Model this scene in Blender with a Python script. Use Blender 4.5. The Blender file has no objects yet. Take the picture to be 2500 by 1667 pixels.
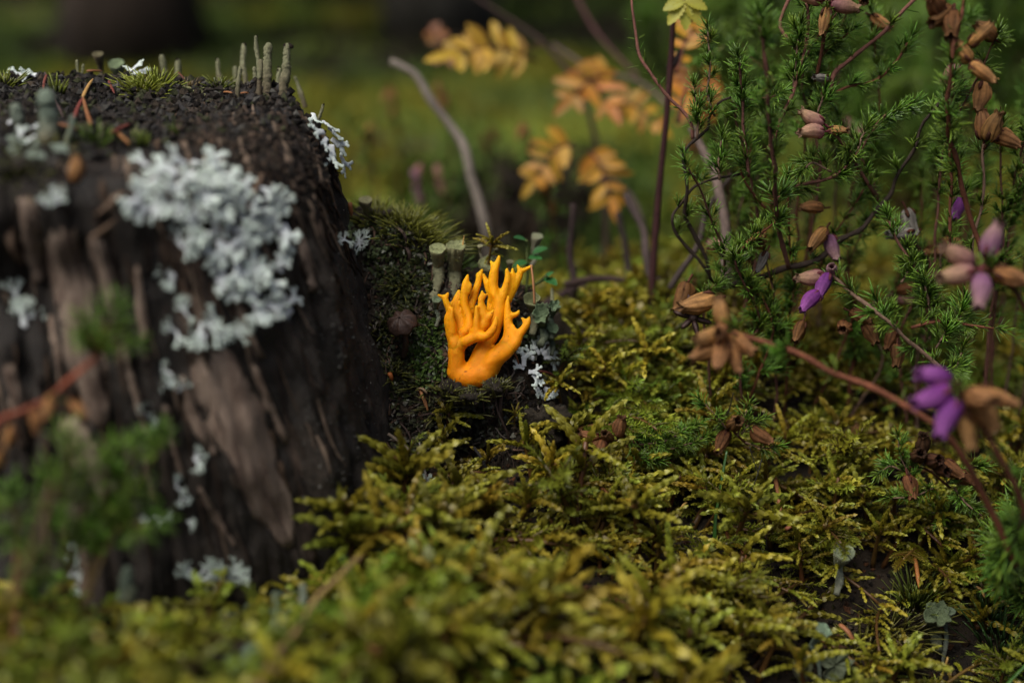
import bpy, math, random
import numpy as np
from mathutils import Vector, Matrix
from mathutils.bvhtree import BVHTree

# 1 Blender unit = 10 cm; the picture's focus plane is 25 cm wide.
random.seed(7); rng = np.random.default_rng(7)
scene = bpy.context.scene
COL = scene.collection
scene.unit_settings.scale_length = 0.1

# ------------------------------------------------------------------ camera
PITCH = math.radians(21.0); DF = 3.4722; CAM_Z = 1.73
cam_data = bpy.data.cameras.new('camera'); cam = bpy.data.objects.new('camera', cam_data); COL.objects.link(cam)
cam_data.lens = 50; cam_data.sensor_width = 36; cam_data.clip_start = 0.02; cam_data.clip_end = 500
cam.location = (0, 0, CAM_Z); cam.rotation_euler = (math.pi/2 - PITCH, 0, 0)
cam_data.dof.use_dof = True; cam_data.dof.focus_distance = DF; cam_data.dof.aperture_fstop = 0.45
scene.camera = cam
# ------------------------------------------------------------------ sky, sun, exposure
SUN_EL, SUN_AZ = math.radians(64), math.radians(-125)      # azimuth from +Y towards +X
world = bpy.data.worlds.new('World'); scene.world = world; world.use_nodes = True
wn = world.node_tree; bg = wn.nodes['Background']; sky = wn.nodes.new('ShaderNodeTexSky')
sky.sky_type = 'NISHITA'; sky.sun_disc = False; sky.sun_elevation = SUN_EL; sky.sun_rotation = SUN_AZ
sky.air_density = 0.5; sky.dust_density = 6.0; sky.ozone_density = 0.3
wn.links.new(sky.outputs[0], bg.inputs[0]); bg.inputs[1].default_value = 0.05
sun_data = bpy.data.lights.new('sun', 'SUN'); sun = bpy.data.objects.new('sun', sun_data); COL.objects.link(sun)
sun_data.energy = 1.5; sun_data.angle = math.radians(45); sun_data.color = (1.0, 0.965, 0.91)
_sd = Vector((math.sin(SUN_AZ)*math.cos(SUN_EL), math.cos(SUN_AZ)*math.cos(SUN_EL), math.sin(SUN_EL)))
sun.rotation_euler = _sd.to_track_quat('Z', 'Y').to_euler(); sun.location = (0, 0, 30)
vs = scene.view_settings; vs.view_transform = 'Standard'; vs.look = 'None'; vs.exposure = 1.0; vs.gamma = 1.0
vs.use_curve_mapping = False
scene.render.engine = 'CYCLES'; scene.cycles.use_denoising = True
scene.cycles.max_bounces = 6; scene.cycles.diffuse_bounces = 3; scene.cycles.glossy_bounces = 2
scene.cycles.transmission_bounces = 4; scene.cycles.caustics_reflective = False; scene.cycles.caustics_refractive = False

# ------------------------------------------------------------------ geometry helpers
CAM = np.array([0, 0, CAM_Z]); FWD = np.array([0, math.cos(PITCH), -math.sin(PITCH)])
UPV = np.array([0, math.sin(PITCH), math.cos(PITCH)]); RGT = np.array([1.0, 0, 0]); KPX = 36/50/2500
def W(px, py, d=0.0):
    """the point d behind the focus plane that is seen at photograph pixel (px, py)"""
    u = DF + d
    return CAM + u*FWD + (px-1250)*KPX*u*RGT + (833.5-py)*KPX*u*UPV
def proj(P):
    Q = np.asarray(P) - CAM
    u = Q @ FWD
    return 1250 + (Q @ RGT)/u/KPX, 833.5 - (Q @ UPV)/u/KPX, u - DF
def nrm(a):
    a = np.asarray(a, float); return a/np.maximum(np.linalg.norm(a, axis=-1, keepdims=True), 1e-9)

_perm = rng.permutation(256); _perm = np.concatenate([_perm]*4)
_grad = rng.uniform(-1, 1, 1024)
def vnoise(P, scale=1.0, seed=0):
    """smooth value noise in -1..1 at points P (n,3)"""
    P = np.asarray(P, float)*scale + seed*17.31
    i = np.floor(P).astype(int); f = P - i; f = f*f*(3-2*f); i &= 255
    r = 0
    for dx in (0, 1):
        for dy in (0, 1):
            for dz in (0, 1):
                h = _perm[_perm[_perm[(i[:,0]+dx) & 255] + ((i[:,1]+dy) & 255)] + ((i[:,2]+dz) & 255)]
                w = (f[:,0] if dx else 1-f[:,0])*(f[:,1] if dy else 1-f[:,1])*(f[:,2] if dz else 1-f[:,2])
                r = r + w*_grad[h]
    return r
def fbm(P, scale, octaves=4, seed=0, gain=.5):
    r = 0; a = 1
    for o in range(octaves):
        r = r + a*vnoise(P, scale*2**o, seed+o); a *= gain
    return r

class MB:
    """collects shapes; build() links them as one mesh object"""
    def __init__(s): s.v = []; s.t = []; s.q = []; s.c = []; s.tm = []; s.qm = []; s.n = 0
    def add(s, verts, tris=None, quads=None, col=(1, 1, 1), mi=0):
        verts = np.asarray(verts, float).reshape(-1, 3); k = len(verts)
        if k == 0: return s
        col = np.asarray(col, float)
        if col.ndim == 1: col = np.tile(col, (k, 1))
        s.v.append(verts); s.c.append(col)
        if tris is not None and len(tris):
            t = np.asarray(tris, int).reshape(-1, 3); s.t.append(t + s.n); s.tm.append(np.full(len(t), mi))
        if quads is not None and len(quads):
            q = np.asarray(quads, int).reshape(-1, 4); s.q.append(q + s.n); s.qm.append(np.full(len(q), mi))
        s.n += k; return s
    def arrays(s):
        v = np.concatenate(s.v); c = np.concatenate(s.c)
        t = np.concatenate(s.t) if s.t else np.zeros((0, 3), int)
        q = np.concatenate(s.q) if s.q else np.zeros((0, 4), int)
        return v, t, q, c
    def mesh(s, name, mats, origin=(0, 0, 0), smooth=True):
        v, t, q, c = s.arrays(); v = v - np.asarray(origin)
        me = bpy.data.meshes.new(name)
        me.vertices.add(len(v)); me.vertices.foreach_set('co', v.astype(np.float32).ravel())
        nl = t.size + q.size; me.loops.add(nl); nf = len(t) + len(q); me.polygons.add(nf)
        me.loops.foreach_set('vertex_index', np.concatenate([t.ravel(), q.ravel()]).astype(np.int32))
        ls = np.concatenate([np.arange(len(t))*3, t.size + np.arange(len(q))*4]).astype(np.int32)
        me.polygons.foreach_set('loop_start', ls)
        me.polygons.foreach_set('use_smooth', np.full(nf, smooth))
        mi = np.concatenate(([*s.tm] or []) + ([*s.qm] or [])) if (s.tm or s.qm) else np.zeros(nf)
        for m in (mats if isinstance(mats, (list, tuple)) else [mats]): me.materials.append(m)
        if mi.any(): me.polygons.foreach_set('material_index', mi.astype(np.int32))
        a = me.attributes.new('col', 'FLOAT_COLOR', 'POINT')
        a.data.foreach_set('color', np.concatenate([c, np.ones((len(c), 1))], 1).astype(np.float32).ravel())
        me.update(calc_edges=True); me.validate()
        return me
    def build(s, name, mats, parent=None, origin=None, smooth=True):
        """world-space shapes; a child keeps its thing's base as origin"""
        o0 = base_of(parent) if parent is not None else (np.asarray(origin, float) if origin is not None else np.zeros(3))
        o = bpy.data.objects.new(name, s.mesh(name, mats, o0, smooth)); COL.objects.link(o)
        if parent is not None: o.parent = parent; BASE[o.name] = o0
        else: o.location = o0; BASE[o.name] = o0
        return o
BASE = {}
def base_of(o): return BASE[o.name]
def link(name, me, parent=None, mat=None):
    o = bpy.data.objects.new(name, me); COL.objects.link(o)
    if parent is not None: o.parent = parent
    if mat is not None: o.matrix_local = mat
    return o
def tag(o, label=None, cat=None, group=None, kind=None):
    if label: o['label'] = label
    if cat: o['category'] = cat
    if group: o['group'] = group
    if kind: o['kind'] = kind
    return o
def thing(name, loc, label, cat, group=None):
    o = bpy.data.objects.new(name, None); COL.objects.link(o); o.location = Vector(loc); o.empty_display_size = .02
    BASE[o.name] = np.asarray(loc, float)
    return tag(o, label, cat, group)

def frames(P):
    P = np.asarray(P, float); T = nrm(np.gradient(P, axis=0))
    ref = np.array([0, 0, 1.0]) if abs(T[0][2]) < .9 else np.array([1.0, 0, 0])
    N = np.zeros_like(P); n = nrm(np.cross(np.cross(T[0], ref), T[0]))
    for i in range(len(P)):
        n = nrm(n - T[i]*np.dot(n, T[i])); N[i] = n
    return T, N, np.cross(T, N)
def smooth_path(pts, k):
    """Catmull-Rom through pts, k points"""
    pts = np.asarray(pts, float)
    if len(pts) == 2: return pts[0] + (pts[1]-pts[0])*np.linspace(0, 1, k)[:, None]
    p = np.vstack([2*pts[0]-pts[1], pts, 2*pts[-1]-pts[-2]]); n = len(pts)-1
    s = np.linspace(0, n-1e-6, k); i = s.astype(int); t = (s-i)[:, None]
    a, b, c, d = p[i], p[i+1], p[i+2], p[i+3]
    return .5*((2*b)+(-a+c)*t+(2*a-5*b+4*c-d)*t*t+(-a+3*b-3*c+d)*t**3)
def tube(P, R, n=8, flat=1.0, N=None, jit=0.0):
    P = np.asarray(P, float); k = len(P); R = np.broadcast_to(np.asarray(R, float), (k,)).copy()
    T, N0, B = frames(P)
    if N is not None:
        N0 = nrm(N - T*np.sum(N*T, 1, keepdims=True)); B = np.cross(T, N0)
    a = np.linspace(0, 2*math.pi, n, endpoint=False)
    ring = (np.cos(a)[None, :, None]*B[:, None, :] + np.sin(a)[None, :, None]*N0[:, None, :]*flat)
    rr = R[:, None, None]*(1 + (rng.uniform(-jit, jit, (k, n, 1)) if jit else 0))
    v = (P[:, None, :] + ring*rr).reshape(-1, 3)
    i = np.arange(k-1)[:, None]*n; j = np.arange(n)[None, :]; j2 = (j+1) % n
    q = np.stack([i+j, i+j2, i+n+j2, i+n+j], -1).reshape(-1, 4)
    e = len(v); v = np.vstack([v, P[0], P[-1]])
    jj = np.arange(n); t0 = np.stack([np.full(n, e), (jj+1) % n, jj], 1); l = (k-1)*n
    t1 = np.stack([np.full(n, e+1), l+jj, l+(jj+1) % n], 1)
    return v, np.vstack([t0, t1]), q
# leaf templates: (along, across, normal) and triangles
L_NEEDLE = (np.array([[0,-.3,0],[0,.3,0],[.45,-.5,0],[.45,0,.38],[.45,.5,0],[.8,-.38,0],[.8,0,.3],[.8,.38,0],[1,0,.05]]),
            np.array([[0,1,3],[0,3,2],[1,4,3],[2,3,6],[2,6,5],[3,4,7],[3,7,6],[5,6,8],[6,7,8],[0,2,1],[1,2,4],[2,5,4],[4,5,7],[5,8,7]]))
L_SCALE = (np.array([[0,-.28,0],[0,.28,0],[.42,-.5,.1],[.42,0,.24],[.42,.5,.1],[.78,-.22,.06],[.78,.22,.06],[1,0,-.02]]),
           np.array([[0,1,3],[0,3,2],[1,4,3],[2,3,5],[3,6,5],[3,4,6],[5,6,7]]))
L_BLADE = (np.array([[0,-.4,0],[0,.4,0],[.5,-.5,.1],[.5,.5,.1],[1,0,0]]), np.array([[0,1,3],[0,3,2],[2,3,4]]))
def leaves(tpl, B, D, up, L, Wd, bend=None, c0=(1,1,1), c1=(1,1,1)):
    """many leaves at once: bases B, directions D, outer-side hint up"""
    V, F = tpl; B = np.asarray(B, float); n = len(B)
    D = nrm(np.broadcast_to(D, B.shape)); up = np.broadcast_to(up, B.shape)
    X = nrm(np.cross(D, up)); Y = np.cross(X, D)
    L = np.broadcast_to(L, (n,))[:, None, None]; Wd = np.broadcast_to(Wd, (n,))[:, None, None]
    s = V[None, :, 0:1]
    v = B[:, None, :] + s*L*D[:, None, :] + V[None, :, 1:2]*Wd*X[:, None, :] + V[None, :, 2:3]*Wd*Y[:, None, :]
    if bend is not None: v = v + (s**2)*L*np.broadcast_to(bend, B.shape)[:, None, :]
    f = (F[None] + (np.arange(n)*len(V))[:, None, None]).reshape(-1, 3)
    c0 = np.broadcast_to(c0, B.shape)[:, None, :]; c1 = np.broadcast_to(c1, B.shape)[:, None, :]
    c = c0*(1-s) + c1*s
    return v.reshape(-1, 3), f, c.reshape(-1, 3)
def blob(n_lat=6, n_lon=9):
    v = [(0, 0, 1)]
    for i in range(1, n_lat):
        a = math.pi*i/n_lat
        for j in range(n_lon):
            b = 2*math.pi*j/n_lon; v.append((math.sin(a)*math.cos(b), math.sin(a)*math.sin(b), math.cos(a)))
    v.append((0, 0, -1)); t = []; q = []
    for j in range(n_lon):
        t.append((0, 1+j, 1+(j+1) % n_lon)); e = 1+(n_lat-2)*n_lon
        t.append((len(v)-1, e+(j+1) % n_lon, e+j))
        for i in range(n_lat-2):
            a = 1+i*n_lon; q.append((a+j, a+n_lon+j, a+n_lon+(j+1) % n_lon, a+(j+1) % n_lon))
    return np.array(v, float), np.array(t), np.array(q)
BLOB = blob(); BLOBF = blob(28, 40)
def lathe(prof, n=16):
    """profile [(r, z), ...] around +Z, open ends"""
    prof = np.asarray(prof, float); k = len(prof); a = np.linspace(0, 2*math.pi, n, endpoint=False)
    v = np.stack([prof[:, 0:1]*np.cos(a), prof[:, 0:1]*np.sin(a), np.repeat(prof[:, 1:2], n, 1)], -1).reshape(-1, 3)
    i = np.arange(k-1)[:, None]*n; j = np.arange(n)[None, :]; j2 = (j+1) % n
    return v, np.stack([i+j, i+j2, i+n+j2, i+n+j], -1).reshape(-1, 4)
def basis(z, x_hint=None):
    """rotation whose Z column is z"""
    z = nrm(z); h = np.array([1.0, 0, 0]) if x_hint is None else np.asarray(x_hint, float)
    if abs(np.dot(h, z)) > .97: h = np.array([0, 1.0, 0])
    x = nrm(h - z*np.dot(h, z)); return np.stack([x, np.cross(z, x), z], 1)
def rot_about(axis, a):
    axis = nrm(axis); K = np.array([[0,-axis[2],axis[1]],[axis[2],0,-axis[0]],[-axis[1],axis[0],0]])
    return np.eye(3) + math.sin(a)*K + (1-math.cos(a))*K@K
def M4(R, loc, s=1.0):
    m = np.eye(4); m[:3, :3] = np.asarray(R)*s; m[:3, 3] = loc
    return Matrix(m.tolist())

# ------------------------------------------------------------------ materials
def mat(name, color=None, rough=.6, spec=.5, nscale=0, namt=0, rand=0.0, hue=0.0, sss=0.0, srad=(.02,.008,.003), transl=0.0,
        bump=0.0, bscale=60, coat=0.0, nstretch=None, tint2=None):
    m = bpy.data.materials.new(name); m.use_nodes = True; nt = m.node_tree; N = nt.nodes; Lk = nt.links
    p = N['Principled BSDF']; out = N['Material Output']
    p.inputs['Roughness'].default_value = rough; p.inputs['Specular IOR Level'].default_value = spec
    if color is None:
        a = N.new('ShaderNodeAttribute'); a.attribute_name = 'col'; c = a.outputs['Color']
    else:
        a = N.new('ShaderNodeRGB'); a.outputs[0].default_value = (*color, 1); c = a.outputs[0]
    tc = N.new('ShaderNodeTexCoord'); mp = N.new('ShaderNodeMapping'); Lk.new(tc.outputs['Object'], mp.inputs[0])
    if nstretch: mp.inputs['Scale'].default_value = nstretch
    if namt or tint2:
        nz = N.new('ShaderNodeTexNoise'); nz.inputs['Scale'].default_value = nscale; nz.inputs['Detail'].default_value = 5
        nz.inputs['Roughness'].default_value = .65; Lk.new(mp.outputs[0], nz.inputs['Vector'])
        if tint2:
            rp = N.new('ShaderNodeMapRange'); rp.inputs[1].default_value = .42; rp.inputs[2].default_value = .62
            Lk.new(nz.outputs['Fac'], rp.inputs[0])
            mx = N.new('ShaderNodeMix'); mx.data_type = 'RGBA'; Lk.new(rp.outputs[0], mx.inputs[0]); Lk.new(c, mx.inputs[6])
            mx.inputs[7].default_value = (*tint2, 1); c = mx.outputs[2]
        if namt:
            mr = N.new('ShaderNodeMapRange'); mr.inputs[1].default_value = .25; mr.inputs[2].default_value = .75
            mr.inputs[3].default_value = 1-namt; mr.inputs[4].default_value = 1+namt; Lk.new(nz.outputs['Fac'], mr.inputs[0])
            vm = N.new('ShaderNodeVectorMath'); vm.operation = 'SCALE'; Lk.new(c, vm.inputs[0]); Lk.new(mr.outputs[0], vm.inputs['Scale']); c = vm.outputs[0]
    if rand or hue:
        oi = N.new('ShaderNodeObjectInfo'); hs = N.new('ShaderNodeHueSaturation')
        r1 = N.new('ShaderNodeMapRange'); r1.inputs[3].default_value = 1-rand; r1.inputs[4].default_value = 1+rand
        Lk.new(oi.outputs['Random'], r1.inputs[0]); Lk.new(r1.outputs[0], hs.inputs['Value'])
        ml = N.new('ShaderNodeMath'); ml.operation = 'MULTIPLY'; ml.inputs[1].default_value = 7.13; Lk.new(oi.outputs['Random'], ml.inputs[0])
        fr = N.new('ShaderNodeMath'); fr.operation = 'FRACT'; Lk.new(ml.outputs[0], fr.inputs[0])
        r2 = N.new('ShaderNodeMapRange'); r2.inputs[3].default_value = .5-hue; r2.inputs[4].default_value = .5+hue
        Lk.new(fr.outputs[0], r2.inputs[0]); Lk.new(r2.outputs[0], hs.inputs['Hue']); Lk.new(c, hs.inputs['Color']); c = hs.outputs[0]
    Lk.new(c, p.inputs['Base Color'])
    if sss:
        p.inputs['Subsurface Weight'].default_value = sss; p.inputs['Subsurface Radius'].default_value = srad; p.inputs['Subsurface Scale'].default_value = 1.0
    if coat: p.inputs['Coat Weight'].default_value = coat; p.inputs['Coat Roughness'].default_value = .15
    if bump:
        bn = N.new('ShaderNodeTexNoise'); bn.inputs['Scale'].default_value = bscale; bn.inputs['Detail'].default_value = 6; bn.inputs['Roughness'].default_value = .7
        Lk.new(mp.outputs[0], bn.inputs['Vector'])
        b = N.new('ShaderNodeBump'); b.inputs['Strength'].default_value = bump; b.inputs['Distance'].default_value = .02
        Lk.new(bn.outputs['Fac'], b.inputs['Height']); Lk.new(b.outputs[0], p.inputs['Normal'])
    if transl:
        t = N.new('ShaderNodeBsdfTranslucent'); Lk.new(c, t.inputs[0]); mx = N.new('ShaderNodeMixShader'); mx.inputs[0].default_value = transl
        Lk.new(p.outputs[0], mx.inputs[1]); Lk.new(t.outputs[0], mx.inputs[2]); Lk.new(mx.outputs[0], out.inputs[0])
    return m
MT = dict(
    soil=mat('soil', None, .85, .3, 18, .5, bump=.5, bscale=70),
    stump=mat('stump_wood', None, .7, .4, 26, .55, bump=.6, bscale=60, nstretch=(1, 1, .35)),
    rot=mat('rotten_wood', None, .9, .25, 30, .55, bump=.7, bscale=90),
    pale=mat('weathered_wood', (.27, .205, .155), .75, .3, 30, .6, rand=.15, bump=.55, bscale=34, nstretch=(1, 1, .14), tint2=(.085, .058, .043)),
    splinter=mat('splinter_wood', (.13, .085, .055), .75, .3, 40, .5, rand=.2),
    fungus=mat('orange_fungus', None, .6, .22, 45, .14, sss=.5, srad=(.028, .011, .001), bump=.22, bscale=110),
    lichen=mat('white_lichen', None, .7, .3, 60, .14, rand=.13, hue=.012, bump=.3, bscale=140),
    podetia=mat('grey_green_lichen', None, .85, .2, 110, .3, rand=.14, bump=.8, bscale=230),
    moss=mat('yellow_green_moss', None, .42, .45, 30, .2, rand=.24, hue=.028, transl=.22),
    mosscarpet=mat('moss_carpet', None, .45, .45, 8, .3, transl=.2),
    farmoss=mat('far_moss', None, .7, .3, 2.0, .3, transl=.15),
    needle=mat('heather_leaf', None, .35, .5, 40, .15, rand=.2, hue=.02, transl=.12),
    bark=mat('heather_bark', None, .75, .3, 50, .35, rand=.15, bump=.4, bscale=120),
    bell=mat('heather_bell', None, .62, .3, 9, .32, bump=.35, bscale=22,  rand=.15, hue=.008, transl=.42),
    autumn=mat('autumn_leaf', None, .5, .4, 14, .25, rand=.12, hue=.012, transl=.3),
    straw=mat('dry_needle', None, .6, .4, 60, .2, rand=.2, hue=.008),
    green=mat('green_leaf', None, .35, .5, 30, .15, rand=.12, transl=.15),
    dark=mat('dark_fibre', (.012, .010, .009), .6, .4),
    brown=mat('brown_cap', None, .5, .4, 50, .3, bump=.3, bscale=90),
    trunk=mat('tree_bark', None, .9, .2, 5, .5, bump=.8, bscale=12, nstretch=(1, 1, .3)),
)
def glass():
    m = bpy.data.materials.new('water_drop'); m.use_nodes = True; p = m.node_tree.nodes['Principled BSDF']
    p.inputs['Transmission Weight'].default_value = 1; p.inputs['Roughness'].default_value = .02; p.inputs['IOR'].default_value = 1.33
    p.inputs['Base Color'].default_value = (1, 1, 1, 1); return m
MT['water'] = glass()
# ------------------------------------------------------------------ ground
_ctl = [W(*c) for c in [
    (-150,1640,-1.0),(200,1600,-.92),(700,1620,-.8),(1200,1640,-.58),(1600,1640,-.34),(2000,1640,-.16),(2400,1660,-.08),(2750,1660,-.08),
    (300,1460,-.6),(700,1400,-.42),(1000,1350,-.3),(1300,1350,-.26),(1600,1400,-.10),(2000,1380,.02),(2400,1450,.06),(2750,1450,.05),
    (950,1200,-.12),(1150,1150,-.03),(1350,1170,0),(1600,1160,.08),(2000,1150,.18),(2400,1200,.2),(2750,1200,.25),
    (1420,1010,.2),(1700,980,.33),(2000,980,.4),(2400,1000,.45),(2750,1000,.45),
    (1450,790,.6),(1650,770,.65),(1900,800,.75),(2300,820,.8),(2750,840,.8),
    (875,520,.16),(960,545,.2),(1060,610,.2),(1170,680,.2),(1280,740,.19),(1330,830,.16),(1360,920,.13),
    (1000,800,.06),(1110,940,.0),(1200,930,.02),(1280,960,.05),(960,1000,.0),(1080,1060,-.02),(1280,1070,.03)]]
_ctl += [np.array(p) for p in [(-.2,3.85,.36),(0,3.8,.35),(.12,3.72,.36),(-.45,3.95,.36),(-1.05,3.2,.15),(-1.9,3.0,.2),(-3,3,.2),(-1.5,4.4,.33),
    (-3,5,.3),(0,5,.3),(3,5,.35),(-4,8,.3),(0,8,.3),(4,8,.38),(-6,13,.4),(0,13,.4),(6,13,.4),(-5,2,.2),(5,2,-.1),(5,4,.3),(-3,0,.2),(0,0,.0),(3,0,-.2)]]
_ctl = np.array(_ctl)
def _phi(r2): return np.where(r2 > 1e-12, .5*r2*np.log(np.maximum(r2, 1e-12)), 0)
_d2 = ((_ctl[:, None, :2]-_ctl[None, :, :2])**2).sum(-1); _n = len(_ctl)
_A = np.zeros((_n+3, _n+3)); _A[:_n, :_n] = _phi(_d2)+np.eye(_n)*.004; _A[:_n, _n] = 1; _A[:_n, _n+1:] = _ctl[:, :2]; _A[_n:, :_n] = _A[:_n, _n:].T
_w = np.linalg.solve(_A, np.concatenate([_ctl[:, 2], np.zeros(3)]))
def ground_h(xy):
    xy = np.asarray(xy, float); out = np.zeros(len(xy))
    for i in range(0, len(xy), 20000):
        s = xy[i:i+20000]; r2 = ((s[:, None, :]-_ctl[None, :, :2])**2).sum(-1)
        out[i:i+20000] = _phi(r2)@_w[:_n] + _w[_n] + s@_w[_n+1:]
    out = out - .045 - .07*np.exp(-(((xy[:, 0]+.9)/.7)**2+((xy[:, 1]-2.5)/.5)**2)) + .13*np.exp(-(((xy[:, 0]-.48)/.36)**2+((xy[:, 1]-3.72)/.26)**2)) + .045*np.exp(-(((xy[:, 0]+.12)/.28)**2+((xy[:, 1]-3.4)/.28)**2)*1.0)
    far = np.clip((np.hypot(xy[:, 0], xy[:, 1]-3)-9)/4, 0, 1)
    return out*(1-far) + .4*far
# soil bank beside the stump, in photograph pixels
BANK = np.array([(840,440),(900,470),(1060,570),(1180,610),(1300,680),(1375,790),(1345,930),(1400,1040),(1290,1110),(1180,1150),(960,1210),(880,1290),(740,1440),(420,1440),(0,1420),(0,300)])
def in_poly(x, y, poly):
    r = np.zeros(len(x), bool); j = len(poly)-1
    for i in range(len(poly)):
        xi, yi = poly[i]; xj, yj = poly[j]
        r ^= ((yi > y) != (yj > y)) & (x < (xj-xi)*(y-yi)/(yj-yi+1e-9)+xi); j = i
    return r
def grid(xs, ys, fine):
    X, Y = np.meshgrid(xs, ys); xy = np.stack([X.ravel(), Y.ravel()], 1); z = ground_h(xy)
    P = np.column_stack([xy, z])
    if fine:
        px, py, d = proj(P); bank = in_poly(px, py, BANK) & (d > -.3)
        P2 = P.copy(); P2[:, 2] *= 1.5
        amp = np.where(bank, .032, .02)
        P[:, 2] += fbm(P2, 7, 4, 3)*amp + np.where(bank, np.abs(fbm(P2, 22, 3, 9))*.02, 0)
        P[:, 1] += np.where(bank, fbm(P2, 16, 3, 21)*.02, 0)
        # a dark hollow under the fungus
        hx = (px-1150)/75; hy = (py-1075)/75; P[:, 1] += .10*np.exp(-(hx**2+hy**2)*1.2); P[:, 2] -= .06*np.exp(-(hx**2+hy**2)*1.2)
    else:
        P[:, 2] += fbm(P, .8, 3, 3)*.05
    nx, ny = len(xs), len(ys); i = np.arange(ny-1)[:, None]*nx; j = np.arange(nx-1)[None, :]
    return P, np.stack([i+j, i+j+1, i+nx+j+1, i+nx+j], -1).reshape(-1, 4)
def ground_colour(P):
    n = fbm(P, 6, 3, 5)[:, None]; m = fbm(P*[1, 1, 0], .9, 3, 31)[:, None]
    near = np.array([.020, .014, .008])*(1+.5*n)
    far = np.where(m > .15, np.array([.12, .15, .012]), np.where(m > -.35, np.array([.06, .095, .010]), np.array([.03, .022, .010])))*(1+.3*n)
    k = np.clip((P[:, 1:2]-4.0)/.6, 0, 1)
    k2 = np.clip((P[:, 1:2]-11.5)/4, 0, 1)               # far floor painted dark to stand for the trees' shadow
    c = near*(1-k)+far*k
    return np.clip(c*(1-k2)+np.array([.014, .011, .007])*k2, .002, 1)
xs = np.arange(-2.4, 2.4, .0125); ys = np.arange(1.6, 4.6, .0125)
P_near, Q_near = grid(xs, ys, True)
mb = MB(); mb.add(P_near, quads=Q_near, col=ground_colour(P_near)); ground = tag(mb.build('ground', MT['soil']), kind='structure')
bvh_ground = BVHTree.FromPolygons(P_near.tolist(), Q_near.tolist())
# the rest of the forest floor, with a hole where the fine sheet lies
fx = np.concatenate([np.linspace(-90, -8, 22), np.linspace(-7.5, -2.6, 20), np.linspace(-2.39, 2.37, 30), np.linspace(2.6, 7.5, 20), np.linspace(8, 90, 22)])
fy = np.concatenate([np.linspace(-60, -4, 12), np.linspace(-3.5, 1.4, 14), np.linspace(1.62, 4.56, 20), np.linspace(4.8, 14, 46), np.linspace(15, 120, 24)])
P_far, Q_far = grid(fx, fy, False)
inside = (P_far[:, 0] > -2.38) & (P_far[:, 0] < 2.36) & (P_far[:, 1] > 1.63) & (P_far[:, 1] < 4.55)
P_far[:, 2] -= np.where((np.abs(P_far[:, 0]) < 2.5) & (P_far[:, 1] > 1.5) & (P_far[:, 1] < 4.7), .03, 0)
Q_far = Q_far[~inside[Q_far].all(1)]
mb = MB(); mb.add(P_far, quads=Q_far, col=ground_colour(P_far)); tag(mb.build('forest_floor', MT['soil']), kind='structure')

# ------------------------------------------------------------------ tree stump
SC = np.array([-1.06, 3.22])
def stump_radius(a, ex, ey, p=2.7):
    return (np.abs(np.cos(a)/ex)**p + np.abs(np.sin(a)/ey)**p)**(-1/p)
def stump_top(x, y):
    P = np.column_stack([x, y, np.zeros_like(x)])
    z = 1.045 - .05*np.clip((3.1-y)/.4, 0, 1)**1.5 + .012*np.sin(x*5+1)
    z += fbm(P, 6, 4, 50)*.016 + np.abs(fbm(P, 24, 3, 55))*.012
    z += .035*np.exp(-(((x+.58)/.12)**2+((y-3.46)/.12)**2))                    # ridge that carries the tallest lichen stalks
    z -= .03*np.exp(-(((x+.85)/.16)**2+((y-3.2)/.15)**2))
    return z
NA, NZ = 640, 110
aa = np.linspace(0, 2*math.pi, NA, endpoint=False); hh = np.linspace(0, 1, NZ)
A, H = np.meshgrid(aa, hh); a = A.ravel(); h = H.ravel()
Zs = -.12 + h*(1.02+.12)
fl = np.clip(1-(Zs/1.02), 0, 1.1)
ex = .578+.215*fl**.72; ey = .47+.17*fl**1.1
R0 = stump_radius(a, ex, ey)
cyl = np.column_stack([np.cos(a)*3.0, np.sin(a)*3.0, Zs*.45])
rid = np.abs(fbm(cyl, 2.6, 4, 70)); R0 += (rid-.35)*.055*(.35+.65*np.clip(1.15-h, 0, 1)) + fbm(np.column_stack([np.cos(a)*.6, np.sin(a)*.6, Zs]), 14, 4, 75)*.010
R0 += .05*np.clip(1-h*2.2, 0, 1)*np.cos(5*a+1.2)
# hollow below the overhanging rim, front face
da = np.angle(np.exp(1j*(a-math.radians(-78)))); R0 -= .075*np.exp(-(da/.33)**2-((Zs-.80)/.10)**2)
R0 -= .035*np.clip((h-.93)/.07, 0, 1)**2                                        # rounded rim
P_side = np.column_stack([SC[0]+R0*np.cos(a), SC[1]+R0*np.sin(a), Zs])
rim = P_side[-NA:]; P_side[-NA:, 2] = stump_top(rim[:, 0], rim[:, 1]) - .012
i = np.arange(NZ-1)[:, None]*NA; j = np.arange(NA)[None, :]; j2 = (j+1) % NA
Q_side = np.stack([i+j, i+j2, i+NA+j2, i+NA+j], -1).reshape(-1, 4)
n1 = fbm(cyl, 3.0, 4, 80)[:, None]; n2 = fbm(P_side, 18, 3, 84)[:, None]
base = np.array([.021, .017, .013])
c_side = base*(1+.6*n2)+np.clip(fbm(P_side, 7, 4, 97)[:, None]-.1, 0, 1)*np.array([.035,.026,.019]) + np.clip(n1-.25, 0, 1)*np.array([.10, .06, .038])*(np.cos(a+math.pi/2+.25)[:, None] > .35)
c_side = np.clip(c_side + np.clip(.12-h[:, None], 0, 1)*np.array([.05, .02, .008]), .003, 1)
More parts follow.
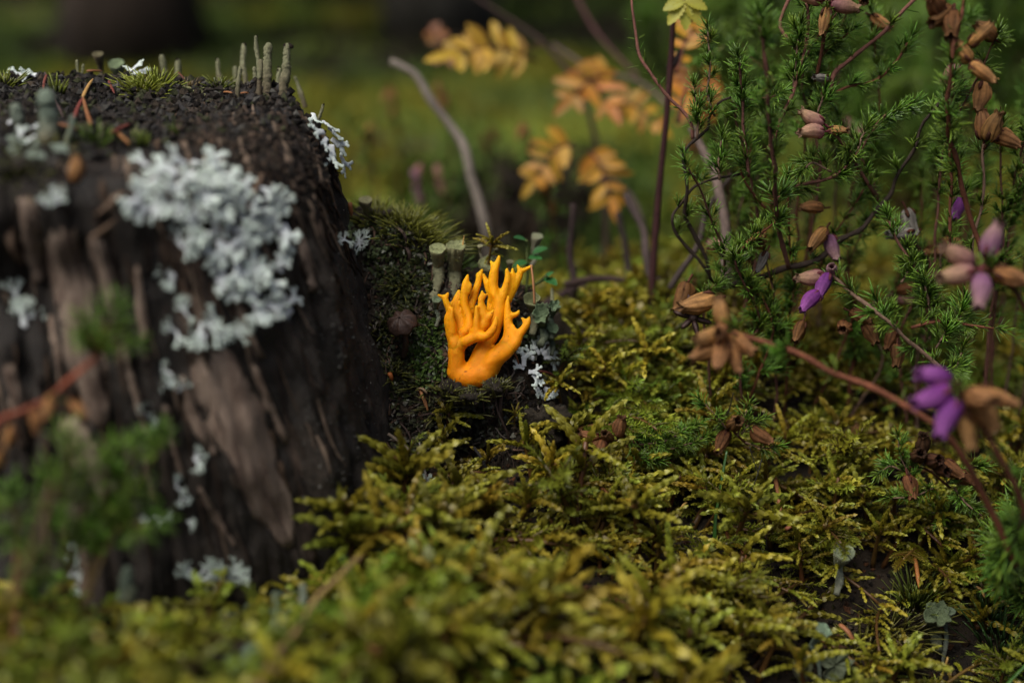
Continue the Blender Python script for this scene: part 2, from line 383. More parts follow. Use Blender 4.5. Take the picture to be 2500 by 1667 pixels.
# top: rings from rim to centre
NR = 90; t = np.linspace(0, 1, NR)[:, None]
X = rim[None, :, 0]*(1-t)+SC[0]*t; Y = rim[None, :, 1]*(1-t)+SC[1]*t
P_top = np.column_stack([X.ravel(), Y.ravel(), stump_top(X.ravel(), Y.ravel())]); P_top[:NA] = P_side[-NA:]
i = np.arange(NR-1)[:, None]*NA; Q_top = np.stack([i+j, i+j2, i+NA+j2, i+NA+j], -1).reshape(-1, 4)
n3 = fbm(P_top, 9, 4, 90)[:, None]
c_top = np.clip(np.array([.020, .017, .015])*(1+.4*n3)+np.clip(n3-.3, 0, 1)*np.array([.07, .05, .035]), .003, 1)
stump = thing('tree_stump', (SC[0], SC[1], .1), 'dark rotting tree stump with pale weathered wood strips and a mossy flat top', 'tree stump')
mb = MB(); mb.add(P_side, quads=Q_side, col=c_side); mb.build('side', MT['stump'], stump)
mb = MB(); mb.add(P_top, quads=Q_top, col=c_top); o = mb.build('cut_top', MT['rot'], stump); tag(o, 'blackened crumbly top surface of the stump')
bvh_stump = BVHTree.FromPolygons(np.vstack([P_side, P_top]).tolist(), Q_side.tolist()+(Q_top+len(P_side)).tolist())
bvh_side = BVHTree.FromPolygons(P_side.tolist(), Q_side.tolist())

def ray(px, py, which='any'):
    d = Vector(nrm(W(px, py, 0)-CAM)); best = None
    for nm, b in (('ground', bvh_ground), ('stump', bvh_stump)):
        if which not in ('any', nm): continue
        loc, n, _, dist = b.ray_cast(Vector(CAM), d)
        if loc is not None and (best is None or dist < best[2]):
            n = np.array(n); n = n if np.dot(n, np.array(d)) < 0 else -n
            best = (np.array(loc), n, dist)
    return best
def hit(px, py, which='any'):
    r = ray(px, py, which)
    k = 0
    while r is None and k < 40:                      # just off an edge: step back onto the thing
        k += 1; r = ray(px-4*k, py+2*k, which)
    if r is None: return W(px, py, .1), np.array([0, 0, 1.0])
    return r[0], r[1]
def drop(x, y):
    """ground or stump height below (x, y)"""
    best = None
    for b in (bvh_ground, bvh_stump):
        loc, n, _, _ = b.ray_cast(Vector((x, y, 6)), Vector((0, 0, -1)))
        if loc is not None and (best is None or loc[2] > best[0][2]): best = (np.array(loc), np.array(n))
    if best is None: return np.array([x, y, ground_h(np.array([[x, y]]))[0]]), np.array([0, 0, 1.0])
    return best

# pale wood strips standing proud of the front of the stump
def wood_strip(pts, widths, label=None, m='pale', lift=.014):
    k = 46; nw = 13; c = smooth_path(np.column_stack([pts, np.zeros(len(pts))]), k)[:, :2]
    wd = np.interp(np.linspace(0, 1, k), np.linspace(0, 1, len(widths)), widths)
    tg = nrm(np.gradient(c, axis=0)); nn = np.column_stack([-tg[:, 1], tg[:, 0]])
    e0 = 1+.35*vnoise(np.column_stack([np.arange(k)*.35, np.zeros(k), np.zeros(k)]), 1, pts[0][0]); e1 = 1+.35*vnoise(np.column_stack([np.arange(k)*.35, np.ones(k)*9, np.zeros(k)]), 1, pts[0][0])
    V = np.zeros((k, nw, 3)); ok = True
    for i in range(k):
        for j in range(nw):
            s = j/(nw-1)*2-1; o = s*.5*wd[i]*(e0[i] if s < 0 else e1[i]); q = c[i]+nn[i]*o
            p, n = hit(q[0], q[1], 'stump'); u = (p-np.array([SC[0], SC[1], p[2]])); n = nrm(nrm(u)*.8+n*.2)
            end = min(1, i/4, (k-1-i)/4)
            z = lift*(1-abs(s)**3)*end*1.7-.010 + .007*math.sin(j*2.1+i*.05+pts[0][0])*(1-abs(s))
            V[i, j] = p+n*z
    V2 = V.copy()
    for _ in range(2): V2[1:-1] = (V2[:-2]+V2[1:-1]*2+V2[2:])/4
    ii = np.arange(k-1)[:, None]*nw; jj = np.arange(nw-1)[None, :]
    mb = MB(); mb.add(V2.reshape(-1, 3), quads=np.stack([ii+jj, ii+jj+1, ii+nw+jj+1, ii+nw+jj], -1).reshape(-1, 4))
    o = mb.build('wood_strip', MT[m], stump)
    if label: o['label'] = label
for pts, wd in [([(125,540),(175,690),(195,850),(235,980),(262,1060)], [90,110,95,80,40]),
                ([(228,560),(262,700),(292,810)], [46,52,20]),
                ([(500,850),(560,980),(612,1120),(672,1260),(712,1350)], [110,165,150,90,30]),
                ([(440,910),(472,1020),(530,1120)], [20,38,20]),
                ([(62,470),(80,600),(98,700)], [50,60,30]),
                ([(160,1010),(215,1120),(280,1230)], [60,95,50]),
                ([(722,560),(742,640),(757,720)], [10,16,6]),
                ([(330,640),(345,760),(352,840)], [20,30,12]),
                ([(20,880),(48,1010),(60,1100)], [40,50,30]),([(400,980),(420,1080),(450,1180)], [14,24,10]),([(610,880),(650,980),(700,1090)], [12,22,10]),([(300,850),(330,960),(370,1090)], [12,26,12]),([(560,700),(600,800),(640,880)], [10,20,10]),([(120,760),(140,860),(150,940)], [16,24,10]),([(480,1180),(530,1270),(580,1340)], [12,26,10])]:
    wood_strip(pts, wd)
def splinter(p0, p1, r, m='splinter'):
    a, b = hit(*p0, 'stump')[0], hit(*p1, 'stump')[0]; n = nrm(np.array([.1, -1, .1]))
    mid = (a+b)/2+n*.03
    mb = mb_add_tube(MB(), smooth_path([a-n*.01, mid, b+n*.02], 12), np.linspace(r, r*.3, 12), 6, .6)
    mb.build('splinter', MT[m], stump)
def mb_add_tube(mb, P, R, n=8, flat=1.0, col=(1, 1, 1), N=None, jit=0, mi=0):
    v, t, q = tube(P, R, n, flat, N, jit); mb.add(v, t, q, col, mi); return mb
for p0, p1, r in [((225,585),(292,528),.012),((640,420),(600,520),.01),((20,560),(60,640),.012),((300,470),(240,520),.01)]:
    splinter(p0, p1, r)

# frayed fibres of the rotten face and rim
mb = MB()
for i in range(620):
    x = rng.uniform(-20, 800); y = rng.uniform(300, 1300) if i % 2 else rng.uniform(250, 560)
    if not i % 2: x = rng.uniform(380, 820)
    L = rng.uniform(40, 170)*(.6 if y < 500 else 1); sl = .10+.28*np.clip((x-200)/500, 0, 1)
    hs = [ray(x+sl*L*f+3*math.sin(f*5+i), y+L*f, 'stump') for f in np.linspace(0, 1, 7)]
    if any(q is None for q in hs): continue
    P = np.array([q[0]+q[1]*.003 for q in hs]); P[-1] += hs[-1][1]*rng.uniform(-.004, .012)
    if np.linalg.norm(np.diff(P, axis=0), axis=1).max() > .09: continue
    c = np.array([(.02,.016,.012),(.05,.034,.024),(.10,.065,.042),(.19,.14,.10),(.03,.022,.018)][rng.integers(5)])*rng.uniform(.7, 1.2)
    mb_add_tube(mb, P, np.interp(np.linspace(0, 1, 7), [0, .3, 1], [.3, 1, .25])*rng.uniform(.003, .010), 5, .6, col=c)
mb.build('wood_fibre', MT['rot'], stump)['kind'] = 'stuff'

# ------------------------------------------------------------------ trees far behind
def trunk(px, y, width, label, lean=0, col=(.05, .038, .028)):
    x = (px-1250)*KPX*(y*math.cos(PITCH)+1.3*math.sin(PITCH)); z0 = ground_h(np.array([[x, y]]))[0]-.1
    t = thing('tree', (x, y, z0+.1), label, 'tree', None)
    k = 40; zz = np.linspace(0, 22, k); P = np.column_stack([x+lean*zz, np.full(k, y), z0+zz])
    R = width/2*(1-.55*zz/22)*(1+.55*np.exp(-zz*1.6)); mb = MB(); v, tr, q = tube(P, R, 26)
    ang = np.arctan2(v[:, 1]-y, v[:, 0]-x); f = 1+.09*fbm(np.column_stack([np.cos(ang)*2, np.sin(ang)*2, v[:, 2]*.6]), 2, 3, px); v[:, :2] = v[:, :2]*f[:, None]+np.array([x, y])*(1-f[:, None])
    mb.add(v, tr, q, col=np.array(col)); mb.build('trunk', MT['trunk'], t)
    # limbs and a needle crown high above the frame
    mb = MB(); lv = MB()
    for i in range(34):
        zb = 10+12*i/34; a = i*2.4; L = (3.2*(1-(zb-10)/13)+.5); d = np.array([math.cos(a), math.sin(a), -.12])
        b0 = np.array([x+lean*zb, y, z0+zb]); Pb = b0+np.outer(np.linspace(0, 1, 6), d*L)+np.outer(np.linspace(0, 1, 6)**2, [0, 0, .3])
        mb_add_tube(mb, Pb, np.linspace(.09, .02, 6), 5, col=col)
        s = rng.uniform(.15, 1, 90); B = b0+s[:, None]*d*L+rng.normal(0, .12, (90, 3)); D = nrm(d*.6+rng.normal(0, .8, (90, 3)))
        v, f_, c = leaves(L_BLADE, B, D, (0, 0, 1.0), .55, .16, None, (.02, .04, .012), (.03, .055, .015)); lv.add(v, f_, None, c)
    mb.build('limb', MT['trunk'], t); lv.build('crown', MT['farmoss'], t)
trunk(318, 8.6, .62, 'brown tree trunk standing behind the stump', .01, (.045, .033, .025))
trunk(1075, 9.6, .55, 'slim grey tree trunk standing behind the grey bent twig', -.005, (.06, .055, .046))
trunk(1420, 12.5, 1.0, 'dark tree trunk far behind the autumn leaves', .004, (.03, .025, .02))
trunk(2150, 11.0, .9, 'dark tree trunk far behind the heather', -.008, (.035, .03, .022))
trunk(-60, 12.0, 1.1, 'dark tree trunk far behind the stump top', .003, (.03, .026, .02))
trunk(790, 13.5, 1.2, 'thick dark tree trunk at the far edge of the mossy clearing', .003, (.022, .018, .015))
# ------------------------------------------------------------------ the orange coral fungus
FS = 4.237
def fpt(cx, cy, d=0.0): return W(1050+cx/FS, 600+cy/FS, d)
FUNGUS = {  # each main branch: list of (path of (x, y, depth, radius)) in pixels of a 4.237x enlargement
 'base': [[(235,1285,.004,62),(285,1335,.0,88),(400,1360,-.004,105),(540,1335,-.004,115),(640,1265,-.004,85)],[(300,1330,.0,95),(430,1365,-.005,110),(560,1320,.0,105),(640,1230,.0,90)],[(240,1300,.005,70),(330,1370,-.005,80)],
          [(430,1360,0,100),(460,1440,.03,80),(470,1500,.06,60)],
          [(262,1320,.0,85),(276,1220,-.003,82),(270,1110,-.006,82),(262,1020,-.008,70),(250,960,-.008,40)],[(440,1340,.0,95),(490,1220,.004,92),(545,1090,.008,88),(600,970,.012,76),(640,880,.014,50)],
          [(540,1330,.0,100),(610,1240,-.006,98),(690,1140,-.01,92),(760,1060,-.008,76),(800,980,-.002,40)],[(720,1140,-.012,78),(820,1070,-.012,62),(880,1000,-.012,36)],[(280,1060,-.008,66),(350,1000,-.018,56),(420,965,-.024,36)]],
 'branch_a': [[(272,1130,-.006,66),(262,1010,-.008,80),(235,930,-.008,58),(205,850,-.01,48),(185,760,-.012,40),(205,680,-.012,34),(175,590,-.012,30),(155,532,-.012,26)],
              [(155,532,-.012,26),(118,520,-.012,18),(84,508,-.014,12)],[(158,535,-.012,24),(178,510,-.010,19),(190,484,-.008,13)],
              [(235,900,-.014,46),(226,800,-.02,36),(222,720,-.022,28),(224,655,-.022,17)],
              [(300,1010,.0,70),(330,920,.012,62),(315,800,.02,56),(275,680,.022,46),(268,580,.022,36),(288,500,.022,22),(298,460,.022,12)],
              [(230,640,.02,26),(222,590,.02,16)],
              [(330,900,.006,50),(400,860,.0,50),(400,760,.004,46),(362,640,.008,40),(352,520,.008,37),(366,400,.008,32),(382,340,.008,22),(396,300,.008,13)],
              [(395,480,.008,26),(412,420,.006,20),(412,388,.006,13)],
              [(420,700,.022,40),(425,610,.026,38),(452,520,.03,36),(488,420,.03,34),(505,340,.03,30),(522,285,.03,22),(542,246,.03,13)],[(498,330,.03,24),(488,290,.03,14)]],
 'branch_b': [[(330,1015,-.018,46),(380,985,-.024,52),(430,962,-.026,52),(500,940,-.03,48),(570,940,-.036,42),(625,905,-.04,38),(660,850,-.042,34),(680,785,-.042,28),(686,742,-.042,15)],
              [(470,930,-.028,46),(474,840,-.03,36),(482,740,-.03,27),(480,670,-.03,20),(480,624,-.03,13)],
              [(450,900,-.02,48),(520,850,-.018,52),(575,790,-.016,52),(560,700,-.018,42),(532,620,-.018,34),(528,550,-.018,28),(540,505,-.018,20),(542,466,-.018,12)],
              [(548,540,-.018,22),(575,510,-.018,15),(602,498,-.018,11)],[(585,760,-.02,42),(625,720,-.024,28),(652,672,-.026,13)],[(600,905,-.04,26),(610,868,-.042,14)]],
 'branch_c': [[(555,1070,.009,68),(605,960,.012,82),(668,820,.016,78),(705,690,.018,72),(710,580,.018,66),(672,500,.018,50),(652,400,.018,46),(660,300,.018,44),(672,235,.018,38)],
              [(665,235,.018,34),(645,195,.018,22),(628,162,.018,12)],[(678,230,.018,34),(700,170,.018,26),(712,112,.018,15)],
              [(650,560,.024,40),(612,450,.03,34),(572,360,.032,28),(545,300,.032,22)],
              [(735,560,.018,50),(775,450,.02,38),(795,370,.02,32),(800,300,.02,25),(796,236,.02,14)],
              [(800,520,.03,48),(840,420,.03,42),(852,330,.03,32),(857,238,.03,13)],
              [(770,600,.03,50),(830,510,.032,42),(880,410,.032,37),(922,318,.032,32),(938,262,.032,28)],
              [(936,265,.032,26),(918,225,.032,17),(906,198,.032,11)],[(942,262,.032,24),(1000,236,.032,18),(1058,206,.032,14)],
              [(620,680,.028,34),(618,560,.03,30)]],
 'branch_d': [[(720,1110,-.008,58),(770,1040,-.005,68),(805,960,.0,56),(815,850,.002,46),(806,740,.004,40),(802,620,.006,30),(806,530,.008,14)],
              [(820,720,.004,32),(868,714,.002,25),(905,700,.0,20),(922,668,.0,13)],
              [(790,1090,-.012,50),(840,1050,-.012,58),(890,990,-.012,54),(925,920,-.012,42),(975,850,-.012,36),(1008,800,-.012,30),(1026,746,-.012,14)],
              [(1000,815,-.012,24),(975,785,-.012,18),(952,744,-.012,12)],[(905,940,-.012,32),(888,895,-.014,22),(884,858,-.014,13)],
              [(860,1030,-.01,60),(858,930,-.008,42),(850,840,-.004,30)]],
}
def remeshed(mb, voxel, smooth_it=4):
    me = mb.mesh('tmp', []); o = bpy.data.objects.new('tmp', me); COL.objects.link(o)
    m = o.modifiers.new('r', 'REMESH'); m.mode = 'VOXEL'; m.voxel_size = voxel
    s = o.modifiers.new('s', 'SMOOTH'); s.factor = .5; s.iterations = smooth_it
    dg = bpy.context.evaluated_depsgraph_get(); ev = o.evaluated_get(dg); em = ev.to_mesh()
    v = np.zeros(len(em.vertices)*3); em.vertices.foreach_get('co', v); v = v.reshape(-1, 3)
    f = [tuple(p.vertices) for p in em.polygons]; ev.to_mesh_clear(); bpy.data.objects.remove(o); bpy.data.meshes.remove(me)
    return v, [x for x in f if len(x) == 3], [x for x in f if len(x) == 4]
fb = fpt(430, 1400, .02)
fungus = thing('coral_fungus', fb, 'bright orange coral fungus with forked antler-like branches on the dark bank', 'fungus')
for nm, paths in FUNGUS.items():
    mb = MB()
    for path in paths:
        p = np.array([fpt(x, y, d) for x, y, d, r in path]); r = np.array([q[3]*np.interp(q[3], [12, 30, 60, 110], [1.28, 1.16, 1.1, 1.12]) for q in path])/FS/1000
        k = max(10, len(p)*5); P = smooth_path(p, k); s = np.linspace(0, len(p)-1, k); R = np.interp(s, np.arange(len(p)), r)
        R *= 1+.05*vnoise(P, 60, 3)
        v, t, q = tube(P, R, 14); mb.add(v, t, q)
        for e in (0, -1):
            bv, bt, bq = BLOB; mb.add(P[e]+bv*R[e]*.98, bt, bq)
    v, t, q = remeshed(mb, .0032, 14 if nm == 'base' else 4)
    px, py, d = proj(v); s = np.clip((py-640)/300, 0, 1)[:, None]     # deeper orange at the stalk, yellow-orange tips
    v = v + (fbm(v, 45, 2, 4)*.0012)[:, None]
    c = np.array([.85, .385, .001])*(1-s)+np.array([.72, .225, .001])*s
    sp = np.clip(vnoise(v, 170, 8)-.72, 0, 1)[:, None]*5; c = c*(1-np.clip(sp, 0, 1)*.75); c = c*(1+.10*fbm(v, 30, 3, 14))[:, None]
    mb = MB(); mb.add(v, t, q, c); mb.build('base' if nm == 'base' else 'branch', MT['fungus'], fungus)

# ------------------------------------------------------------------ leafy white lichen
def lichen_frond(seed, forks=3, w=.13, fine=1.0):
    """a forking lobe growing along +X, upper side +Z, about 1 long"""
    r = np.random.default_rng(seed); mb = MB()
    def grow(p, ang, width, depth, lift):
        L = (.42 if depth == 0 else .30)*r.uniform(.8, 1.2); k = 7
        s = np.linspace(0, 1, k); bend = r.uniform(-.4, .4); aa = ang+bend*s
        P = np.cumsum(np.column_stack([np.cos(aa), np.sin(aa), np.full(k, lift)])*L/(k-1), 0)+p-np.array([np.cos(ang), np.sin(ang), lift])*L/(k-1)
        P[:, 2] += r.normal(0, .012, k)
        last = depth == forks
        R = width*np.interp(s, [0, .5, 1], [.85, .8, 1.1 if not last else 1.15])*(1+r.uniform(-.12, .12, k))
        if last: R[-1] *= .55
        v, t, q = tube(P, R, 9, .30, np.tile([0, 0, 1.0], (k, 1)))
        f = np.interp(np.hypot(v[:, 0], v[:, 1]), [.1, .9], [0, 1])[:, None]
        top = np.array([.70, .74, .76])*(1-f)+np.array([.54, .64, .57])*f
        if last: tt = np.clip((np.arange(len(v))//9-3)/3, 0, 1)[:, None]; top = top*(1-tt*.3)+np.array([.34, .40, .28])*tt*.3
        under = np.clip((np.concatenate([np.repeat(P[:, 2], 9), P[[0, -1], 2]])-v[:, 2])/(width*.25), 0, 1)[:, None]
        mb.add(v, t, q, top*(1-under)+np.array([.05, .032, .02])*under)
        if depth < forks:
            n = 2 if r.random() < .8 else 3
            for i in range(n):
                grow(P[-1]-np.array([math.cos(ang), math.sin(ang), 0])*width*.3, aa[-1]+(i-(n-1)/2)*r.uniform(.7, 1.15)+r.normal(0, .12), width*r.uniform(.66, .84), depth+1, lift+r.uniform(-.14, .17))
    grow(np.zeros(3), 0, w, 0, r.uniform(0, .12)); return mb
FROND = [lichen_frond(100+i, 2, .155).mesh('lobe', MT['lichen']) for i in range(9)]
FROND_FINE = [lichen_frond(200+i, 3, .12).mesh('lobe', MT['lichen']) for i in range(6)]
def lichen(label, spots, size, which='any', group=None, fine=False, lift=.01, fan=None, name='lichen_patch'):
    """spots: list of (px, py) where fronds start; fan: picture direction(s) they grow"""
    p0, n0 = hit(spots[0][0], spots[0][1], which); t = thing(name, p0, label, 'lichen', group)
    for i, s in enumerate(spots):
        p, n = hit(s[0], s[1], which); a = (s[2] if len(s) > 2 else random.uniform(0, 2*math.pi)); sz = size*random.uniform(.75, 1.2)*(s[3] if len(s) > 3 else 1)
        n = nrm(n+np.array([0, -.35, .25])); R = basis(n, np.array([1.0, 0, 0])); R = R@rot_about([0, 0, 1], a)
        R = R@rot_about([0, 1, 0], -random.uniform(0, .3))
        link('lobe', random.choice(FROND_FINE if fine else FROND), t, M4(R, p-p0+n*lift, sz))
    return t
def scatter_poly(poly, n, mind):
    poly = np.array(poly); out = []; tries = 0
    while len(out) < n and tries < 6000:
        tries += 1; q = rng.uniform(poly.min(0), poly.max(0))
        if in_poly(q[:1], q[1:], poly)[0] and all((q[0]-o[0])**2+(q[1]-o[1])**2 > mind*mind for o in out): out.append(tuple(q))
    return out
big = [(300,385),(400,370),(440,350),(500,385),(560,400),(600,440),(650,430),(690,480),(715,560),(690,600),(640,640),(700,660),(670,700),(720,740),(735,770),(690,810),(640,790),(600,720),(560,700),(500,680),(490,640),(530,610),(520,560),(450,520),(400,500),(300,510),(290,470),(420,450),(360,420)]
_bc = np.array(big).mean(0); big = [tuple(_bc+(np.array(q)-_bc)*[.90, .90]+[6, 14]) for q in big]
spots = scatter_poly(big, 140, 14)
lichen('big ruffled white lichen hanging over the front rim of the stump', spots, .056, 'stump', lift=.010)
lichen('white leafy lichen on the rim edge of the stump, outlined against the moss', [(790,275,-1.2),(795,300,-.9),(806,315,-.4),(815,335,-.7),(790,345,-2.2),(800,360,-1.3),(820,380,-.6),(782,330,-2.5),(812,300,.2)], .055, 'stump', lift=.018)
_sm = [('small white lichen tuft below the big lichen patch on the stump', [(495,790),(515,805),(535,800),(500,815),(550,810)], .045),
 ('tiny white lichen fleck beside the small lichen tuft', [(600,795),(605,800)], .026),
 ('white lichen speck on the dark stripe above the wide pale wood strip', [(428,940),(420,915),(432,955)], .032),
 ('little white lichen sprig on the dark stump side near the reddish heather stem', [(352,1012),(360,1020)], .028),
 ('round white lichen speck beside the top of the wide pale wood strip', [(480,1112),(476,1118)], .028),
 ('pair of white lichen crumbs low on the stump face', [(425,1190),(440,1215),(460,1270)], .024),
 ('white lichen crumbs at the foot of the stump above the green scales', [(465,1390),(500,1385)], .024),
 ('bluish white lichen lobes at the foot of the stump', [(520,1410),(545,1420),(560,1405),(580,1425),(475,1415)], .045),
 ('pale lichen speck in the hollow under the stump rim', [(425,665),(432,680)], .036),
 ('greenish lichen lobes under the big lichen patch', [(450,605),(440,600),(470,580)], .045),
 ('pale lichen flecks below the hollow of the stump', [(455,760),(460,770),(430,810)], .030),
 ('mint green lichen streak on the weathered side of the stump', [(40,740),(60,780),(70,800)], .045),
 ('greyish green lichen cushion on the stump rim above the brown strip', [(130,480),(150,495),(120,505)], .026),
 ('white lichen specks at the mossy foot of the stump', [(155,1370),(165,1410),(172,1425)], .034),
 ('tiny lichen dots beside the heather shoots on the stump', [(380,1260),(395,1270)], .024)]
for lb, sp, sz in _sm: lichen(lb, [q for q in sp for _ in (0, 1)], sz*.9, 'stump', lift=.008, fine=True)
lichen('bright white lichen rosette on the mossy bank beside the stump', [(885,600,i*.8) for i in range(8)], .032, 'ground', fine=True, lift=.012)
lichen('small white lichen tuft wedged between stump and bank', [(832,588,i*1.3) for i in range(4)], .02, 'any', fine=True, lift=.012)
lichen('pale mint lichen fronds beside the orange fungus', [(1305,870,2.2),(1310,872,.9),(1318,880,.1),(1325,880,-.7),(1312,868,1.5),(1296,880,3.0)], .052, 'ground', fine=False, lift=.02)
lichen('pale mint lichen fronds hanging below the orange fungus', [(1275,905,2.6),(1285,912,-.2),(1296,925,-1.2),(1290,915,-.9),(1270,900,1.8)], .045, 'ground', lift=.02)
lichen('small pale lichen lobe at the foot of the fungus', [(1296,948,-1.2),(1302,946,-1.7)], .026, 'ground', lift=.02)
lichen('pale lichen lobe on the bark below the mint fronds', [(1322,945,-.9),(1326,948,-.4),(1330,952,-1.3)], .04, 'ground', lift=.02)
lichen('white lichen strip among the moss stems at the foot of the stump', [(1025,1190),(1030,1210),(1028,1225),(1035,1235)], .032, 'ground', fine=True, lift=.03)
lichen('flat white lichen crust on the far side of the stump top', [(70,192),(85,192),(100,190),(60,190)], .05, 'stump', lift=.006)
lichen('white ruffled lichen behind the green moss tuft on the stump top', [(330,180),(345,178),(358,176),(318,182)], .045, 'stump', lift=.008)
lichen('pale lichen crumbs on the stump top beside the stout lichen stalk', [(20,310),(75,320),(50,345),(90,340)], .03, 'stump', lift=.01)

# ------------------------------------------------------------------ lichen stalks and goblets
PG, PB = np.array([.33, .335, .195]), np.array([.22, .18, .115])
def stalk(pts, r0, r1, cols=(PB, PG), n=12, k=40, bumps=.22):
    P = smooth_path(pts, k); s = np.linspace(0, 1, k); P = P + np.column_stack([vnoise(P, 22, 1), vnoise(P, 22, 2), 0*s])*.004
    R = np.interp(s, [0, 1], [r0, r1])*(1+.28*vnoise(P, 40, 5)+.12*vnoise(P, 110, 6)); v, t, q = tube(P, R, n, jit=bumps)
    f = np.append(np.repeat(s, n), [0, 1])[:, None]; f = np.clip(f*1.8-.2, 0, 1)
    return v, t, q, cols[0]*(1-f)+cols[1]*f, P
def podetium(tip, base, r, label, d=None, dark_tip=True, which='stump', group=None, mids=(), cols=(PB, PG), taper=.75):
    if d is None: b, _ = hit(base[0], base[1], which); d = proj(b)[2]
    else: b = W(base[0], base[1], d)
    pts = [b-np.array([0, 0, .02])]+[W(m[0], m[1], d) for m in mids]+[W(tip[0], tip[1], d)]
    t = thing('lichen_stalk', b, label, 'lichen', group); mb = MB(); r = r/1000*.8
    v, tr, q, c, P = stalk(pts, r*1.15, r*taper, cols); mb.add(v, tr, q, c); bv, bt, bq = BLOB; mb.add(P[-1]+bv*r*taper*1.02, bt, bq, cols[1]); mb.build('stem', MT['podetia'], t)
    if dark_tip:
        mb = MB()
        for i in range(3):
            mb.add(P[-1-i*0]+rng.normal(0, r*.35, 3)+np.array([0, 0, r*.4])+bv*r*.5*rng.uniform(.7, 1.1), bt, bq, (.035, .025, .018))
        mb.build('dark_tip', MT['podetia'], t)
    mb = MB()
    for i in range(9):                                                       # granules and small scales on the stem
        j = rng.integers(3, len(P)-2); a = rng.uniform(0, 6.28); dr = np.array([math.cos(a), math.sin(a), 0])
        mb.add(P[j]+dr*r*.95+bv*r*rng.uniform(.14, .34), bt, bq, PG*rng.uniform(.35, 1.15))
    mb.build('scale', MT['podetia'], t)['kind'] = 'stuff'; return t
podetium((626,92),(628,232), 7, 'tallest thin crooked lichen stalk on the stump top', mids=[(636,150),(632,190)], taper=.8)
podetium((656,113),(654,230), 12, 'stout lichen stalk with a black tip on the stump top', mids=[(651,165)], taper=.9)
podetium((700,112),(692,234), 13.5, 'thick warty lichen stalk standing alone near the stump edge', mids=[(697,170)], taper=.6)
podetium((584,166),(578,240), 6, 'short thin lichen stalk in front of the tall ones', mids=[(581,200)], taper=.9)
podetium((593,112),(600,215), 9, 'tall pale lichen stalk at the back of the stump top', .22, taper=.8)
podetium((532,148),(542,208), 8, 'bent pale lichen stalk at the back of the stump top', .24, taper=.8, mids=[(533,175)])
podetium((574,168),(574,215), 8, 'short blunt lichen stalk at the back of the stump top', .26, False, taper=.9)
podetium((719,190),(742,244), 7, 'slanting blurred lichen stalk at the stump edge', .22, False, taper=.7)
podetium((681,172),(674,236), 9, 'pale lichen stalk half hidden behind the thick warty one', .14, taper=.8)
podetium((619,168),(626,232), 7, 'brownish lichen stalk half hidden behind the tall crooked one', .1, False, taper=.9)
podetium((396,140),(408,195), 9, 'blunt lichen stalk behind the white ruffled lichen', .26, True, taper=1.0)
podetium((434,152),(430,198), 9, 'stubby lichen stalk with brown tip behind the white ruffled lichen', .26, True, taper=1.0)
podetium((187,150),(192,188), 5, 'tiny branching lichen stalk on the far stump rim', .2, False)
podetium((204,160),(196,190), 5, 'tiny leaning lichen stalk on the far stump rim', .2, False)
podetium((113,238),(118,352), 20, 'stout mint green lichen stalk rising from the stump top', None, False, taper=1.15, cols=(PB*1.2, np.array([.27, .34, .26])))
podetium((40,266),(54,322), 13, 'thick pale green lichen stalk beside the stout one', None, False, taper=1.2, cols=(PB*1.2, np.array([.30, .36, .28])))
podetium((178,286),(150,350), 7, 'curved grey green lichen stalk on the front of the stump top', None, False, mids=[(172,320)], cols=(PG, np.array([.25, .32, .25])))
podetium((246,308),(240,352), 7, 'short lichen stalk among green moss blades on the stump top', None, False)
podetium((786,258),(790,290), 6, 'small knobbly lichen stalk on the corner of the stump', None, True)
podetium((310,1392),(302,1540), 17, 'tall pale green lichen stalk in the moss at the foot of the stump', -.62, False, mids=[(318,1440),(300,1490)], cols=(PG, np.array([.27, .34, .24])), which='any')
podetium((672,1448),(668,1590), 9, 'thin upright lichen stalk beside the beige grass straw', -.55, False, which='any', cols=(PG, np.array([.26, .32, .2])))
podetium((740,1428),(716,1580), 9, 'thin leaning lichen stalk touching the beige grass straw', -.5, False, which='any', mids=[(737,1500)], cols=(PG, np.array([.27, .32, .24])))
podetium((1347,706),(1346,760), 6, 'thin lichen stalk with a pale knob beside the ragged cups', .16, False, which='ground')

